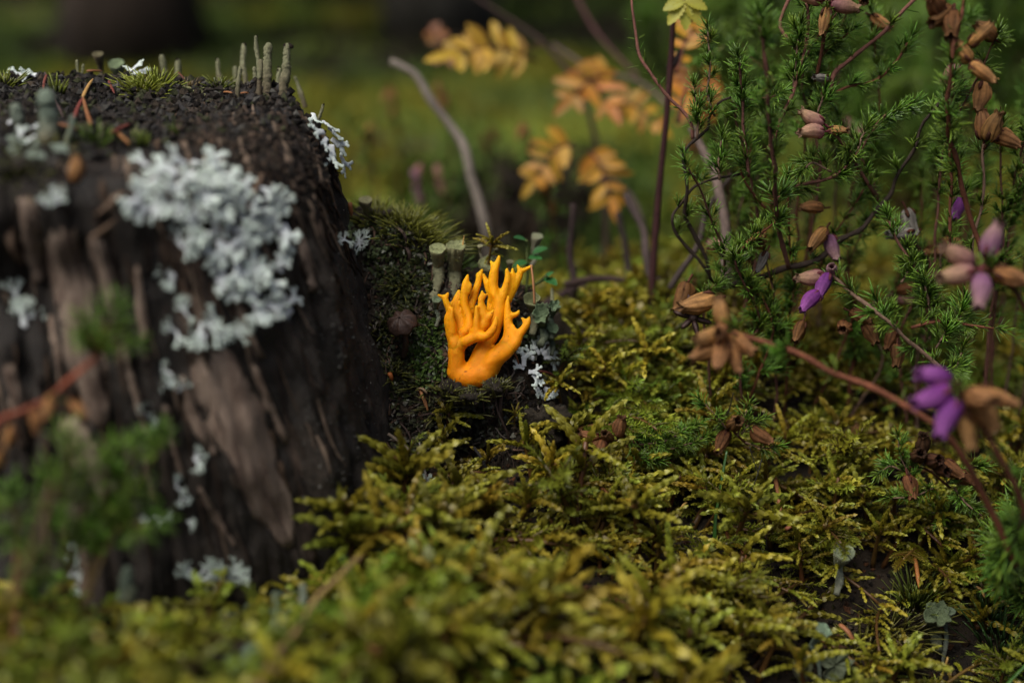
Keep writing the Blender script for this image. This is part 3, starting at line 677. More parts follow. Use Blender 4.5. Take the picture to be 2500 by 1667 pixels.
def goblet(rim, base, r, label, d=None, tilt=(0, -.25, 1), group=None, ragged=.1, col=None, which='ground', flare=.55, stem=.42, deep=.9):
    """cup of radius r (px) on a stalk"""
    if d is None: b, _ = hit(base[0], base[1], which); d = proj(b)[2]
    else: b = W(base[0], base[1], d)
    g = PG if col is None else np.array(col); top = W(rim[0], rim[1], d); r = r/1000; t = thing('lichen_cup', b, label, 'lichen', group)
    z = nrm(np.array(tilt, float)); neck = top-z*r*3.0
    P0 = b-np.array([0, 0, .03]); mb = MB(); v, tr, q, c, P = stalk([P0, (P0+neck)/2+np.array([.006, 0, 0]), neck], r*stem*.85, r*stem, (g*.62+PB*.25, g*.85), 12); mb.add(v, tr, q, c); mb.build('stem', MT['podetia'], t)
    prof = [(r*stem*.8, -3.5*r), (r*(stem+.05), -2.5*r), (r*(stem+flare*.4), -1.5*r), (r*.88, -.6*r), (r, 0), (r*.95, .02*r), (r*.82, -.14*r), (r*.6, -.3*r*deep), (r*.3, -.4*r*deep), (0.001, -.44*r*deep)]
    v, q = lathe(prof, 30); a = np.arctan2(v[:, 1], v[:, 0]); rr = 1+ragged*fbm(np.column_stack([np.cos(a)*2, np.sin(a)*2, v[:, 2]*0]), 1.3, 3, r*9000)
    v[:, :2] *= rr[:, None]; v[:, 2] += r*ragged*1.2*vnoise(np.column_stack([np.cos(a)*2, np.sin(a)*2, 0*a]), 2.2, r*7000)*np.clip(v[:, 2]/r+.8, 0, 1)
    v += rng.normal(0, r*.022, v.shape)
    ring = np.repeat(np.arange(len(prof)), 30); inner = (ring >= 5)[:, None]
    c = np.where(inner, g*np.array([.95, 1.02, .85]), g*np.array([.95, .92, .8])*np.interp(ring, [0, 4], [.7, 1.05])[:, None])
    mb = MB(); mb.add(v@basis(z).T+top, None, q, c); cup = mb.build('cup', MT['podetia'], t)
    mb = MB(); bv, bt, bq = BLOB
    for i in range(40):
        aa = rng.uniform(0, 6.28); zz = rng.uniform(-2.8, 0); rad = np.interp(zz, [-2.8, -1.5, -.6, 0], [stem, stem+.22, .88, 1.0])
        mb.add(bv*r*rng.uniform(.035, .085)+(np.array([math.cos(aa)*r*rad, math.sin(aa)*r*rad, zz*r]))@basis(z).T+top, bt, bq, g*rng.uniform(.5, 1.2))
    mb.build('scale', MT['podetia'], t)['kind'] = 'stuff'; return t
goblet((1068,606),(1056,705), 21, 'grey green goblet lichen with a domed green disc behind the fungus', .06, (0,-.45,1), ragged=.08, deep=.3, stem=.6, flare=.4)
goblet((1112,598),(1098,700), 26, 'wide grey green goblet lichen with brown underside behind the fungus', .08, (.05,-.25,1), ragged=.2, deep=.5, stem=.6, flare=.4)
goblet((893,487),(896,525), 17, 'mushroom-shaped beige lichen cup on the bank ledge beside the stump', .15, (0,-.3,1), col=(.30,.27,.18), deep=.3)
goblet((1066,730),(1064,770), 12, 'tiny open lichen cup beside the fungus tips', .0, (.1,-.5,1), col=(.2,.24,.17))
goblet((1298,728),(1300,790), 21, 'ring-shaped lichen cup with an open mouth beside the fungus', .06, (-.1,-.75,1), ragged=.15, deep=2.2)
goblet((1322,764),(1318,815), 23, 'ragged-edged green lichen cup below the ring-shaped cup', .04, (-.1,-.9,1), ragged=.4, deep=1.6, col=(.19,.25,.16))
goblet((1352,742),(1345,800), 16, 'small torn lichen cup outlined against the moss ridge', .07, (.2,-.6,1), ragged=.45, deep=1.4, col=(.2,.27,.18))
goblet((1350,800),(1346,840), 15, 'small shaded lichen cup low on the bank edge', .08, (.1,-.7,1), ragged=.3, col=(.13,.18,.12))
goblet((1192,640),(1190,720), 25, 'grey green lichen cup peeping out behind the fungus branches', .12, (0,-.4,1), ragged=.25, deep=.6)
goblet((1312,575),(1298,625), 16, 'pale round lichen cup above small green leaves', .24, (.2,-.2,1), col=(.36,.36,.27), deep=.3)
goblet((1172,600),(1176,640), 7, 'tiny beige lichen cap above the fungus tips', .14, col=(.33,.3,.2), deep=.2)
goblet((1212,604),(1212,640), 8, 'tiny beige lichen cap beside an upright moss shoot', .14, col=(.33,.3,.2), deep=.2)
goblet((1245,638),(1240,680), 9, 'tiny beige lichen cap above the fungus fork', .13, col=(.33,.3,.2), deep=.2)
goblet((2061,1345),(2046,1425), 25, 'pale green lichen cup with a filled top standing in the moss', -.09, (.05,-.6,1), col=(.38,.42,.31), deep=.12, ragged=.05, stem=.40, flare=.75)
goblet((2014,1536),(2003,1630), 19, 'small tilted trumpet lichen at the edge of the bare soil', -.2, (.5,-.25,1), col=(.24,.32,.25), deep=.5, ragged=.25, stem=.3)
goblet((1960,1626),(1962,1660), 23, 'round cream lichen disc beside the trumpet lichen', -.24, (0,-1.1,.8), col=(.27,.27,.17), deep=.6)
goblet((2040,1622),(2045,1662), 36, 'broad grey green lichen disc behind the trumpet lichen', -.19, (.1,-1.1,.8), col=(.16,.18,.13), ragged=.35, deep=.5)
goblet((2289,1495),(2292,1560), 31, 'dull green lichen cup under drooping moss', -.07, (-.1,-.8,1), col=(.13,.16,.10), ragged=.3, deep=1.0)
goblet((2320,1490),(2304,1590), 13, 'slim grey lichen trumpet beside the dull green cup', -.06, (.1,-.3,1), col=(.17,.21,.16), deep=.5)
goblet((917,1328),(915,1385), 18, 'cream lichen button in the moss below the stump', -.25, (0,-.6,1), col=(.36,.37,.27), deep=.2)
goblet((777,1562),(772,1610), 18, 'pale lichen button beside the lower end of the grass straw', -.6, (0,-.6,1), col=(.33,.34,.25), deep=.2)
goblet((283,155),(286,195), 21, 'pale green blurred lichen cup on the far stump rim', .26, (0,-.5,1), col=(.27,.33,.22))
goblet((239,132),(241,190), 15, 'brownish lichen cup on a stalk on the far stump rim', .24, (0,-.3,1), col=(.18,.15,.10))

# leafy green scales at the foot of the stump
def scales(poly, n, size, label, which, col):
    sp = scatter_poly(poly, n, size*500); p0, _ = hit(*sp[0], which); t = thing('lichen_scales', p0, label, 'lichen')
    for q in sp:
        p, nn = hit(*q, which); mb = MB(); nn = nrm(nn+np.array([0, -.6, .4])); bv, bt, bq = BLOB; s = size*rng.uniform(.6, 1.3)
        v = bv*np.array([1, .8, .28])*s; v[:, 2] += v[:, 0]**2/s*.5; v *= (1+.25*vnoise(v, 30, q[0]))[:, None]
        mb.add(v@basis(nn, rng.normal(0, 1, 3)).T+p+nn*s*.3, bt, bq, np.array(col)*rng.uniform(.8, 1.2)); mb.build('scale', MT['podetia'], t)
scales([(530,1470),(720,1430),(740,1560),(700,1640),(560,1640),(510,1560)], 34, .017, 'mint green lichen scales at the foot of the stump beside the grass straw', 'any', (.20,.28,.21))
scales([(880,520),(960,560),(940,640),(870,620),(845,560)], 36, .008, 'fine green lichen scales on the bank ledge around the white rosette', 'any', (.15,.2,.09))
scales([(10,330),(110,330),(170,380),(60,400),(5,370)], 24, .014, 'mint green lichen scales around the stout stalk on the stump top', 'stump', (.25,.31,.25))
scales([(440,215),(560,215),(540,240),(450,240)], 16, .007, 'yellow green lichen scales on the black stump top', 'stump', (.33,.34,.16))
# ------------------------------------------------------------------ feather moss
M_ST, M_LO, M_HI, M_TIP = np.array([.10, .05, .014]), np.array([.115, .090, .008]), np.array([.255, .218, .015]), np.array([.41, .385, .06])
def moss_branch(seed, lod=0, bristly=False):
    """leafy moss branch of length 1 along +X that arches down"""
    r = np.random.default_rng(seed); k = 12; s = np.linspace(0, 1, k)
    side = r.uniform(-.35, .35); sag = r.uniform(.05, .5)
    P = np.column_stack([s, side*s**2*.6, .18*s-sag*s**2]); P /= np.linalg.norm(np.diff(P, axis=0), axis=1).sum()
    mb = MB(); green = r.uniform(-.25, .25)
    def colr(f):
        f = np.asarray(f)[:, None]; c = np.where(f < .5, M_LO*(1-f*2)+M_HI*f*2, M_HI*(2-f*2)+M_TIP*(f*2-1)); return c*np.array([1-green*.35, 1+green*.1, 1])
    if lod < 2:
        R = .05*np.interp(s, [0, .3, 1], [.7, 1, .3]); ks = slice(None, None, 1 if lod == 0 else 3); P5 = P[ks]; v, t, q = tube(P5, R[ks], 5); mb.add(v, t, q, np.append(np.repeat(s[ks], 5), [0, 1])[:, None]*(M_LO-M_ST)+M_ST)
    n = (34, 22, 11)[lod] if not bristly else (52, 34, 16)[lod]
    u = (np.arange(n)+.5)/n; u = u**.92; T, N, B = frames(P)
    Pu = np.column_stack([np.interp(u, s, P[:, i]) for i in range(3)]); Tu = nrm(np.column_stack([np.interp(u, s, T[:, i]) for i in range(3)]))
    Nu = np.column_stack([np.interp(u, s, N[:, i]) for i in range(3)]); Bu = np.cross(Tu, Nu)
    ph = np.arange(n)*2.4+r.uniform(0, 6.28); rad = np.cos(ph)[:, None]*Bu+np.sin(ph)[:, None]*Nu*.8
    sp = (np.interp(u, [0, .2, .85, 1], [.36, .32, .24, .06]) if not bristly else np.interp(u, [0, .8, 1], [1.15, .8, .2])) + r.uniform(-.08, .08, n)
    D = Tu*np.cos(sp)[:, None]+rad*np.sin(sp)[:, None]
    size = np.interp(u, [0, .25, .7, 1], [.75, 1.1, .95, .7])*r.uniform(.85, 1.15, n)*(1, 1.15, 1.5)[lod]
    if bristly: L, Wd = .17*size, .055*size
    else: L, Wd = .22*size, .15*size
    c0 = colr(np.clip(u*.6+r.uniform(-.1, .1, n), 0, 1)); c1 = colr(np.clip(u*.65+.30+r.uniform(-.12, .12, n), 0, 1))
    v, f, c = leaves(L_SCALE if lod < 2 else L_BLADE, Pu, D, rad, L, Wd, rad*(-.12 if not bristly else .28), c0, c1); mb.add(v, f, None, c)
    return mb
BR = [[moss_branch(300+i, lod, i >= 11) for i in range(14)] for lod in (0, 1, 2)]
BR_MESH = [m.mesh('branch', MT['moss']) for m in BR[0]]
BR_ARR = [[m.arrays() for m in row] for row in BR]
def shoot_plan(r, size, style):
    """stem path and branch frames of one shoot, local, base at 0"""
    br = []
    if style == 'star':
        h = size*r.uniform(.7, 1.35); k = 7; s = np.linspace(0, 1, k); ln = r.normal(0, .25, 2)
        P = np.column_stack([ln[0]*s*h, ln[1]*s*h-.15*h*s**2, s*h]); n = r.integers(7, 11)
        for i in range(n):
            a = i*2.4+r.uniform(-.3, .3); el = r.uniform(-.15, .75) if i > 2 else r.uniform(.6, 1.2)
            u = r.uniform(.72, 1); p = np.array([np.interp(u, s, P[:, j]) for j in range(3)])
            br.append((p, a, el, size*r.uniform(.55, .85)))
        for i in range(3):
            u = r.uniform(.3, .65); p = np.array([np.interp(u, s, P[:, j]) for j in range(3)]); br.append((p, r.uniform(0, 6.28), r.uniform(.1, .7), size*r.uniform(.35, .55)))
    else:
        L = size*r.uniform(1.5, 2.3); k = 10; s = np.linspace(0, 1, k); a0 = r.uniform(0, 6.28); rise = r.uniform(.25, .75)
        P = np.column_stack([np.cos(a0)*s*L, np.sin(a0)*s*L, rise*L*s-.35*L*s**2]); P[:, :2] += np.outer(s**2*L*r.uniform(-.25, .25), [-math.sin(a0), math.cos(a0)])
        n = r.integers(9, 14)
        for i in range(n):
            u = .22+.76*i/(n-1); p = np.array([np.interp(u, s, P[:, j]) for j in range(3)]); sd = 1 if i % 2 else -1
            br.append((p, a0+sd*r.uniform(.55, 1.1)*(1-.55*u*(u > .85)), r.uniform(-.1, .5), size*r.uniform(.5, .75)*np.interp(u, [.2, .5, 1], [.8, 1, .62])))
        br.append((P[-1], a0+r.uniform(-.2, .2), r.uniform(-.1, .35), size*.6))
    return P, br
def shoot_mat(p, a, el, L, roll):
    x = np.array([math.cos(a)*math.cos(el), math.sin(a)*math.cos(el), math.sin(el)]); z = nrm(np.array([0, 0, 1.0])-x*x[2]); y = np.cross(z, x)
    R = np.stack([x, y, z], 1)@rot_about([1, 0, 0], roll); return R, p, L
LAND = [((1475,1065),'the creeping twig with round seed bells'),((1800,1060),'the twig with the open brown bell'),((2061,1370),'the filled pale lichen cup'),((2014,1560),'the tilted trumpet lichen'),((2200,1420),'the bright orange pine needle'),((1747,1290),'the thin green grass blade'),
 ((2250,1140),'the dark hollow seed bells'),((2289,1500),'the dull green lichen cup'),((1120,1180),'the beige splinter'),((917,1340),'the cream lichen button'),((800,1470),'the beige grass straw'),((1100,1560),'the reddish dry stalk'),((1440,1570),'the brown blurred stem'),((1640,1600),'the dark brown blurred stem'),((1600,1180),'the fallen brown bell'),((1868,1265),'the upright orange needle'),((1340,1050),'the crumbly soil lump'),((1796,1410),'the slanting brown needle'),((2075,1090),'the single ochre bell'),((1900,1330),'the salmon coloured flake')]
def near(p, lands=None):
    px, py, d = proj(np.asarray(p)[None]); return min(lands or LAND, key=lambda q: (q[0][0]-px[0])**2+((q[0][1]-py[0])*1.3)**2)[1]
def moss_shoot(p, size, label, group=None, style=None, name='feather_moss', kinds=range(11)):
    r = np.random.default_rng(int(abs(p[0]*9173+p[1]*3371)*100) % 2**31); style = style or ('star' if r.random() < .5 else 'frond')
    
    if label is None: label = ('star-headed' if style == 'star' else 'feathery arching')+' yellow green moss shoot beside '+near(p)
    t = thing(name, p, label, 'moss', group); P, br = shoot_plan(r, size, style)
    mb = mb_add_tube(MB(), P+p, np.linspace(.0055, .003, len(P))*size/.09, 6, col=M_ST*1.2); mb.build('stem', MT['moss'], t)
    for (q, a, el, L) in br:
        R, q, L = shoot_mat(q, a, el, L, r.uniform(-.3, .3)); link('branch', BR_MESH[r.choice(list(kinds))], t, M4(R, q, L))
    return t
def moss_mass(points, sizes, lods, name, label, matn='mosscarpet', tint=None, bristle=.34):
    V, F, Cc = [], [], []; n0 = 0
    for p, size, lod in zip(points, sizes, lods):
        style = 'star' if rng.random() < .5 else 'frond'; P, br = shoot_plan(rng, size, style); val = rng.uniform(.5, 1.3); hue = rng.normal(0, .10)
        bs = rng.random() < bristle; tn = np.array([1+hue-(.22 if bs else 0), 1, 1-.4*hue])*val*(tint if tint is not None else 1)*1.1
        gv = np.clip(fbm(p[None]*[1, 1, 0], 2.2, 2, 77)[0]*1.3, -.5, 1); tn = tn*np.array([1-.10*gv, 1+.05*gv, 1])
        v, t, q = tube(P+p, np.linspace(.005, .003, len(P))*size/.09, 4); F.append(t+n0); F.append(q[:, [0, 1, 2]]+n0); F.append(q[:, [0, 2, 3]]+n0); V.append(v); Cc.append(np.tile(M_ST*val, (len(v), 1))); n0 += len(v)
        for (b, a, el, L) in br:
            R, b, L = shoot_mat(b, a, el, L, rng.uniform(-.3, .3)); arr = BR_ARR[lod][rng.integers(11, 14) if bs else rng.integers(0, 11)]
            v = arr[0]*L@R.T+b+p; V.append(v); Cc.append(arr[3]*tn); F.append(arr[1]+n0)
            if len(arr[2]): F.append(arr[2][:, [0, 1, 2]]+n0); F.append(arr[2][:, [0, 2, 3]]+n0)
            n0 += len(v)
    mb = MB(); mb.add(np.concatenate(V), np.concatenate(F), None, np.concatenate(Cc)); o = mb.build(name, MT[matn]); tag(o, label, 'moss', None, 'stuff'); return o
LATE_TUFTS = []
# carpet
N = 5200; X = rng.uniform(-1.7, 1.9, N); Y = rng.uniform(1.9, 4.5, N)
pts = []; 
for x, y in zip(X, Y):
    loc, n, _, _ = bvh_ground.ray_cast(Vector((x, y, 6)), Vector((0, 0, -1)))
    if loc is None: continue
    p = np.array(loc); px, py, d = proj(p[None]); px, py, d = px[0], py[0], d[0]
    if not (-150 < px < 2650 and 350 < py < 1850): continue
    aa = math.atan2(y-SC[1], x-SC[0]); rr = math.hypot(x-SC[0], y-SC[1])
    if rr < stump_radius(np.array([aa]), .73, .62)[0]: continue
    bank = bool(in_poly(np.array([px]), np.array([py]), BANK)[0]) and d > -.32
    if bank: continue
    gap = fbm(p[None]*[1, 1, .3], 5, 2, 44)[0]
    if gap < -.42 and -.35 < d < .12 and rng.random() < .7: continue                  # small openings down to the dark soil
    pts.append((p, px, py, d))
CLEAR = [(2058,1410,95),(2005,1610,115),(2295,1560,100),(1965,1650,55),(917,1370,55),(310,1500,90),(610,1540,120),(2199,1440,45),(1745,1370,40),(1868,1280,40),(1500,1090,70),(1810,1080,60),(2260,1150,70),(1620,1290,60),(1540,1450,50)]
cp, cs, cl = [], [], []
for p, px, py, d in pts:
    keep = .58 if d < .3 else .75
    if any((px-a)**2+((py-b)*1.0)**2 < c*c for a, b, c in CLEAR) and rng.random() < .93: continue
    if px > 2150 and py > 1470 and rng.random() < .6: continue
    if rng.random() > keep: continue
    big_ = py > 1270 and 850 < px < 1900
    if big_ and rng.random() < .42: continue
    cp.append(p-np.array([0, 0, .025])); cs.append((1.4 if big_ else 1.0)*rng.uniform(.07, .135)*(1.0 if py > 1100 else .85)); cl.append(0 if -.25 < d < .15 and False else (1 if -.3 < d < .25 else 2))
for _ in range(110):                                                        # hummock beside the fungus
    q = hit(rng.uniform(1390, 1760), rng.uniform(860, 1070), 'ground')[0]; cp.append(q-np.array([0, 0, .02])); cs.append(rng.uniform(.07, .12)); cl.append(1)
moss_mass(cp, cs, cl, 'moss_carpet', 'yellow green feather moss covering the ground around the stump')
# single shoots that stand out of the carpet
GL = [(1090,1040,'star',.085),(1020,1140,'frond',.08),(1300,1120,'star',.105),(1375,1180,'frond',.10),(1265,1230,'star',.10),(1235,1160,'frond',.09),(1120,1250,'star',.09),(900,1370,'frond',.1),(820,1400,'star',.1),(1060,1340,'star',.11),(1160,1400,'frond',.11),(1400,1290,'star',.12),(1500,1260,'star',.10),(1560,1330,'star',.11),(1630,1200,'star',.09),
 (1690,1260,'frond',.1),(1720,1350,'star',.10),(1790,1290,'frond',.1),(1840,1180,'star',.09),(1880,1290,'star',.1),(1910,1420,'frond',.11),(1960,1380,'star',.1),(2100,1430,'frond',.12),(2180,1440,'star',.1),(2080,1260,'frond',.1),(2180,1260,'star',.09),(2300,1290,'frond',.1),(2330,1420,'star',.1),(2380,1500,'frond',.12),(2250,1600,'star',.1),
 (1770,1560,'star',.12),(1680,1600,'frond',.12),(1560,1480,'frond',.12),(1480,1520,'star',.12),(1350,1520,'frond',.13),(1240,1550,'star',.12),(1120,1590,'star',.12),(1000,1560,'frond',.12),(900,1600,'star',.12),(860,1480,'frond',.1),(960,1450,'star',.1),(1750,1440,'star',.1),(1640,1450,'star',.1),(1850,1610,'star',.11),(1930,1500,'frond',.1),(2030,1300,'star',.09),(1700,1130,'star',.08),(1950,1230,'frond',.09),(2130,1330,'star',.09),(1600,1270,'frond',.1)]
for px, py, st, sz in GL:
    if any((px-a)**2+(py+20-b)**2 < (c*.8)**2 for a, b, c in CLEAR): continue
    p, n = hit(px, py+(55 if st == 'star' else 30), 'ground'); moss_shoot(p-np.array([0, 0, .0]), sz*(1.55 if py > 1250 and px < 1700 else 1.25), None, 'moss shoots rising out of the carpet', st)
# extra shoots in the same set, spread over the sharp belt of the carpet
sel = [q for q in pts if not any((q[1]-a)**2+(q[2]-b)**2 < c*c for a, b, c in CLEAR) and -.32 < q[3] < .28 and q[1] > 1250 and q[2] > 1080]; rng.shuffle(sel)
for p, px, py, d in sel[:70]:
    moss_shoot(p-np.array([0, 0, .004]), rng.uniform(.09, .14), None, 'moss shoots rising out of the carpet')
for px, py in [(2150,1270),(2210,1210),(1680,1165),(2240,1330),(1960,1290)]:
    p, n = hit(px, py+15, 'ground'); moss_shoot(p, .10, 'bristly pale green moss shoot with spreading hair-fine leaves', 'bristly moss shoots', 'frond', 'bristly_moss', range(11, 14))
for px, py, lb in [(1092,952,'fine moss tuft overlapping the foot of the fungus'),(1150,966,'small dark moss tuft under the middle of the fungus base'),(1212,942,'fine moss tuft between the fungus base and the pale lichen')]:
    LATE_TUFTS.append((px, py, lb))
p = W(1190, 655, .13); moss_shoot(p, .075, 'upright pale moss sprig just behind the fungus tips', None, 'star')
p, n = hit(1255, 1050, 'ground'); moss_shoot(p, .04, 'tiny pale moss sprig in the dark hollow under the fungus', None, 'star')

# ------------------------------------------------------------------ hair-leaved moss tufts
def tuft(p, n, L, label, spread=1.0, col=(np.array([.06,.075,.012]), np.array([.20,.24,.03])), nv=None, group=None, width=.0045, lean=(0, 0, 0)):
    t = thing('moss_tuft', p, label, 'moss', group); nv = np.array([0, 0, 1.0]) if nv is None else nv
    off = rng.normal(0, L*.30*spread, (n, 3)); off -= np.outer(off@nv, nv); D = nrm(nv+off/(L*.45)*.8+rng.normal(0, .18*spread, (n, 3))+np.array(lean))
    Ls = L*rng.uniform(.55, 1.1, n); g = rng.uniform(.75, 1.25, (n, 1))
    v, f, c = leaves(L_NEEDLE, p+off-nv*.006, D, rng.normal(0, 1, (n, 3)), Ls, width, D*[1, 1, 0]*.25-np.array([0, 0, .12]), col[0]*g, col[1]*g)
    mb = MB(); mb.add(v, f, None, c); o = mb.build('leaf_tuft', MT['green'], t); o['kind'] = 'stuff'
    mb = MB()
    for i in range(7): mb_add_tube(mb, smooth_path([p+off[i]*.5-nv*.02, p+off[i]+nv*L*.3], 4), [.005, .004, .003, .002], 5, col=col[0])
    mb.build('stem', MT['green'], t); return t
def tuft_at(px, py, n, L, label, which='any', **k):
    p, nv = hit(px, py, which)
    if py > 1400: p = p+np.array([0, 0, .03])
    return tuft(p, n, L, label, nv=nrm(nv*.4+np.array([0, -.1, .9])), **k)
tuft_at(345,222,120,.055,'bright green spiky moss tuft on the stump top','stump', spread=1.1, col=(np.array([.10,.09,.012]), np.array([.26,.30,.03])))
tuft_at(375,216,110,.062,'taller half of the spiky moss tuft on the stump top','stump', spread=.9, col=(np.array([.09,.085,.012]), np.array([.25,.31,.03])))
tuft_at(540,210,30,.045,'small olive moss tuft behind the short thin lichen stalk','stump')
tuft_at(455,212,26,.03,'small brown moss tuft on the stump top','stump', col=(np.array([.09,.06,.02]), np.array([.2,.15,.05])))
tuft_at(142,228,18,.06,'thin upright green moss blades on the stump top','stump', spread=.4)
tuft_at(232,352,46,.058,'green moss blades on the front of the stump top','stump', spread=.8, col=(np.array([.05,.08,.012]), np.array([.15,.25,.03])))
tuft_at(340,358,24,.055,'slender moss blades above the big lichen','stump', spread=.5, col=(np.array([.06,.08,.012]), np.array([.16,.22,.03])))
tuft_at(430,330,14,.055,'few upright moss blades above the big white lichen','stump', spread=.3, col=(np.array([.06,.08,.012]), np.array([.16,.24,.03])))
tuft_at(10,205,40,.05,'green feathery moss tuft on the far stump rim','stump', col=(np.array([.08,.09,.012]), np.array([.24,.28,.03])))
tuft_at(120,365,40,.045,'ochre green moss tuft below the stout lichen stalk','stump', col=(np.array([.09,.08,.012]), np.array([.2,.2,.03])))
tuft_at(60,420,50,.05,'dull green moss cushion on the front rim of the stump','stump', spread=1.5, col=(np.array([.05,.05,.01]), np.array([.11,.12,.02])))
for px, py, n, L, lb in [(985,500,130,.055,'dark spiky moss tuft on the bank ledge'),(1010,545,120,.058,'olive spiky moss tuft sloping down the bank'),(1040,590,90,.055,'green hair moss tuft above the domed goblet lichen'),
    (945,520,80,.05,'brownish moss tuft on the dark lump of the bank'),(1080,555,70,.062,'hair moss tuft outlined against the blurred green'),(915,505,50,.04,'small moss tuft beside the beige lichen cup')]:
    tuft_at(px, py+8, n, L*1.35, lb, 'ground', spread=1.2, col=(np.array([.045,.045,.010]), np.array([.21,.22,.03])))
tuft_at(1080,985,70,.05,'grey green star of hair moss below the fungus','ground', spread=1.5, col=(np.array([.05,.05,.02]), np.array([.15,.15,.05])))
tuft_at(1010,760,60,.045,'dim moss tuft on the bank beside the fungus tips','ground', spread=1.3, col=(np.array([.03,.035,.01]), np.array([.09,.10,.02])))
tuft_at(1140,640,60,.05,'green hair moss behind the fungus','ground', spread=1.2, col=(np.array([.03,.05,.01]), np.array([.10,.17,.03])))
tuft_at(1270,660,80,.05,'bright green moss cushion behind the fungus fork','ground', spread=1.2, col=(np.array([.04,.06,.01]), np.array([.13,.2,.03])))
tuft_at(1320,1030,60,.045,'fine dark moss tuft on the soil lump','ground', spread=1.4, col=(np.array([.03,.03,.01]), np.array([.09,.10,.02])))
tuft_at(2235,1500,100,.095,'long-haired green moss tuft beside the orange pine needle','ground', spread=.8, col=(np.array([.05,.07,.012]), np.array([.17,.22,.03])))
tuft_at(2190,1560,90,.075,'spiky star moss on the dark soil','ground', spread=1.5, col=(np.array([.06,.05,.012]), np.array([.17,.17,.03])))
tuft_at(2120,1630,80,.085,'ochre star moss at the edge of the dark soil','ground', spread=1.5, col=(np.array([.08,.07,.012]), np.array([.2,.19,.03])))
tuft_at(2450,1620,60,.14,'tall thin green moss blades in the shade','ground', spread=.7, col=(np.array([.02,.05,.012]), np.array([.06,.14,.03])))
tuft_at(2420,1540,40,.12,'dim green moss blades beside the drooping moss','ground', spread=.6, col=(np.array([.02,.05,.012]), np.array([.06,.12,.03])))

for px, py, lb in LATE_TUFTS: tuft(W(px, py, -.045), 46, .034, lb, 1.5, (np.array([.04,.04,.012]), np.array([.15,.16,.03])), width=.0035)

# ------------------------------------------------------------------ crumbs, liverwort and rootlets on the dark bank
def crumbs(spots, which, name, label, smin, smax, cols, matn):
    mb = MB(); tv = np.array([(1,0,0),(-1,0,0),(0,1,0),(0,-1,0),(0,0,1),(0,0,-1)], float); tf = np.array([(0,2,4),(2,1,4),(1,3,4),(3,0,4),(2,0,5),(1,2,5),(3,1,5),(0,3,5)])
    for q in spots:
        rr = ray(q[0], q[1], which)
        if rr is None: continue
        p, n = rr[:2]; s = smin+(smax-smin)*rng.random()**2.2; v = tv*s*rng.uniform(.5, 1.3, (6, 1))*rng.uniform(.6, 1.2, 3); mb.add(v@basis(rng.normal(0, 1, 3)).T+p+n*s*.3, tf, None, np.array(cols[rng.integers(len(cols))])*rng.uniform(.6, 1.3))
    o = mb.build(name, MT[matn], None, (0, 0, 0), smooth=False); return tag(o, label, name.split('_')[-1], None, 'stuff')
bankpoly = np.array([(860,480),(1060,590),(1290,700),(1350,820),(1340,930),(1390,1050),(1280,1110),(1150,1150),(950,1200),(900,1150),(930,900),(880,650)])
topq = np.array([(0,180),(350,175),(600,190),(760,235),(800,300),(700,330),(500,330),(300,380),(0,420)])
def unif(poly, n):
    q = rng.uniform(poly.min(0), poly.max(0), (n*3, 2)); return q[in_poly(q[:, 0], q[:, 1], poly)][:n]
DK = [(.016,.012,.009),(.03,.024,.018),(.010,.008,.007),(.05,.038,.026)]
crumbs(unif(bankpoly, 5600), 'ground', 'soil_crumbs', 'dark humus crumbs on the bank under the fungus', .002, .011, DK+[(.07,.065,.05),(.06,.035,.02),(.05,.055,.025),(.14,.14,.11)], 'rot')
mb = MB()
for q in unif(bankpoly, 260):
    a = rng.uniform(0, 3.14) if rng.random() < .5 else rng.normal(1.5, .4); L = rng.uniform(12, 55); hs = [ray(q[0]+math.cos(a)*L*f+4*math.sin(f*4+L), q[1]+math.sin(a)*L*f, 'ground') for f in np.linspace(0, 1, 5)]
    if any(h_ is None for h_ in hs): continue
    P = np.array([h_[0]+h_[1]*.006 for h_ in hs])
    if np.linalg.norm(np.diff(P, axis=0), axis=1).max() > .06: continue
    mb_add_tube(mb, smooth_path(P, 8), np.linspace(1, .5, 8)*rng.uniform(.0009, .0032), 5, col=np.array([(.05,.032,.024),(.10,.06,.04),(.035,.025,.02),(.13,.11,.09)][rng.integers(4)]))
tag(mb.build('root_fibres', MT['bark']), 'tangle of fine root fibres over the dark bank', 'roots', None, 'stuff')
crumbs(unif(topq, 3600), 'stump', 'rotten_crumbs', 'black rotten wood crumbs on the stump top', .003, .016, DK+[(.05,.045,.04),(.045,.043,.042),(.05,.055,.025),(.07,.068,.06)], 'rot')
mossq = np.array([(1250,1120),(1500,900),(2500,900),(2500,1667),(700,1667),(900,1300)])
crumbs(unif(mossq, 5200), 'ground', 'ground_litter', 'dark soil crumbs and brown litter between the moss shoots', .003, .014, DK+[(.09,.04,.018),(.06,.03,.015),(.05,.05,.012)], 'rot')
rimq = np.array([(380,330),(500,290),(800,270),(840,420),(760,480),(640,420)])
crumbs(unif(rimq, 1500), 'stump', 'rim_crumbs', 'brown crumbly rot on the worn rim of the stump', .003, .013, DK+[(.07,.05,.036),(.10,.07,.05)], 'rot')
edge = np.array([(690,230),(800,280),(870,480),(900,700),(930,1000),(900,1200),(740,1250),(720,600)])
crumbs(unif(edge, 1300), 'stump', 'pale_grains', 'fine pale grains on the dark side of the stump', .0018, .0042, [(.08,.08,.07),(.03,.026,.02),(.05,.045,.035),(.16,.16,.14)], 'rot')
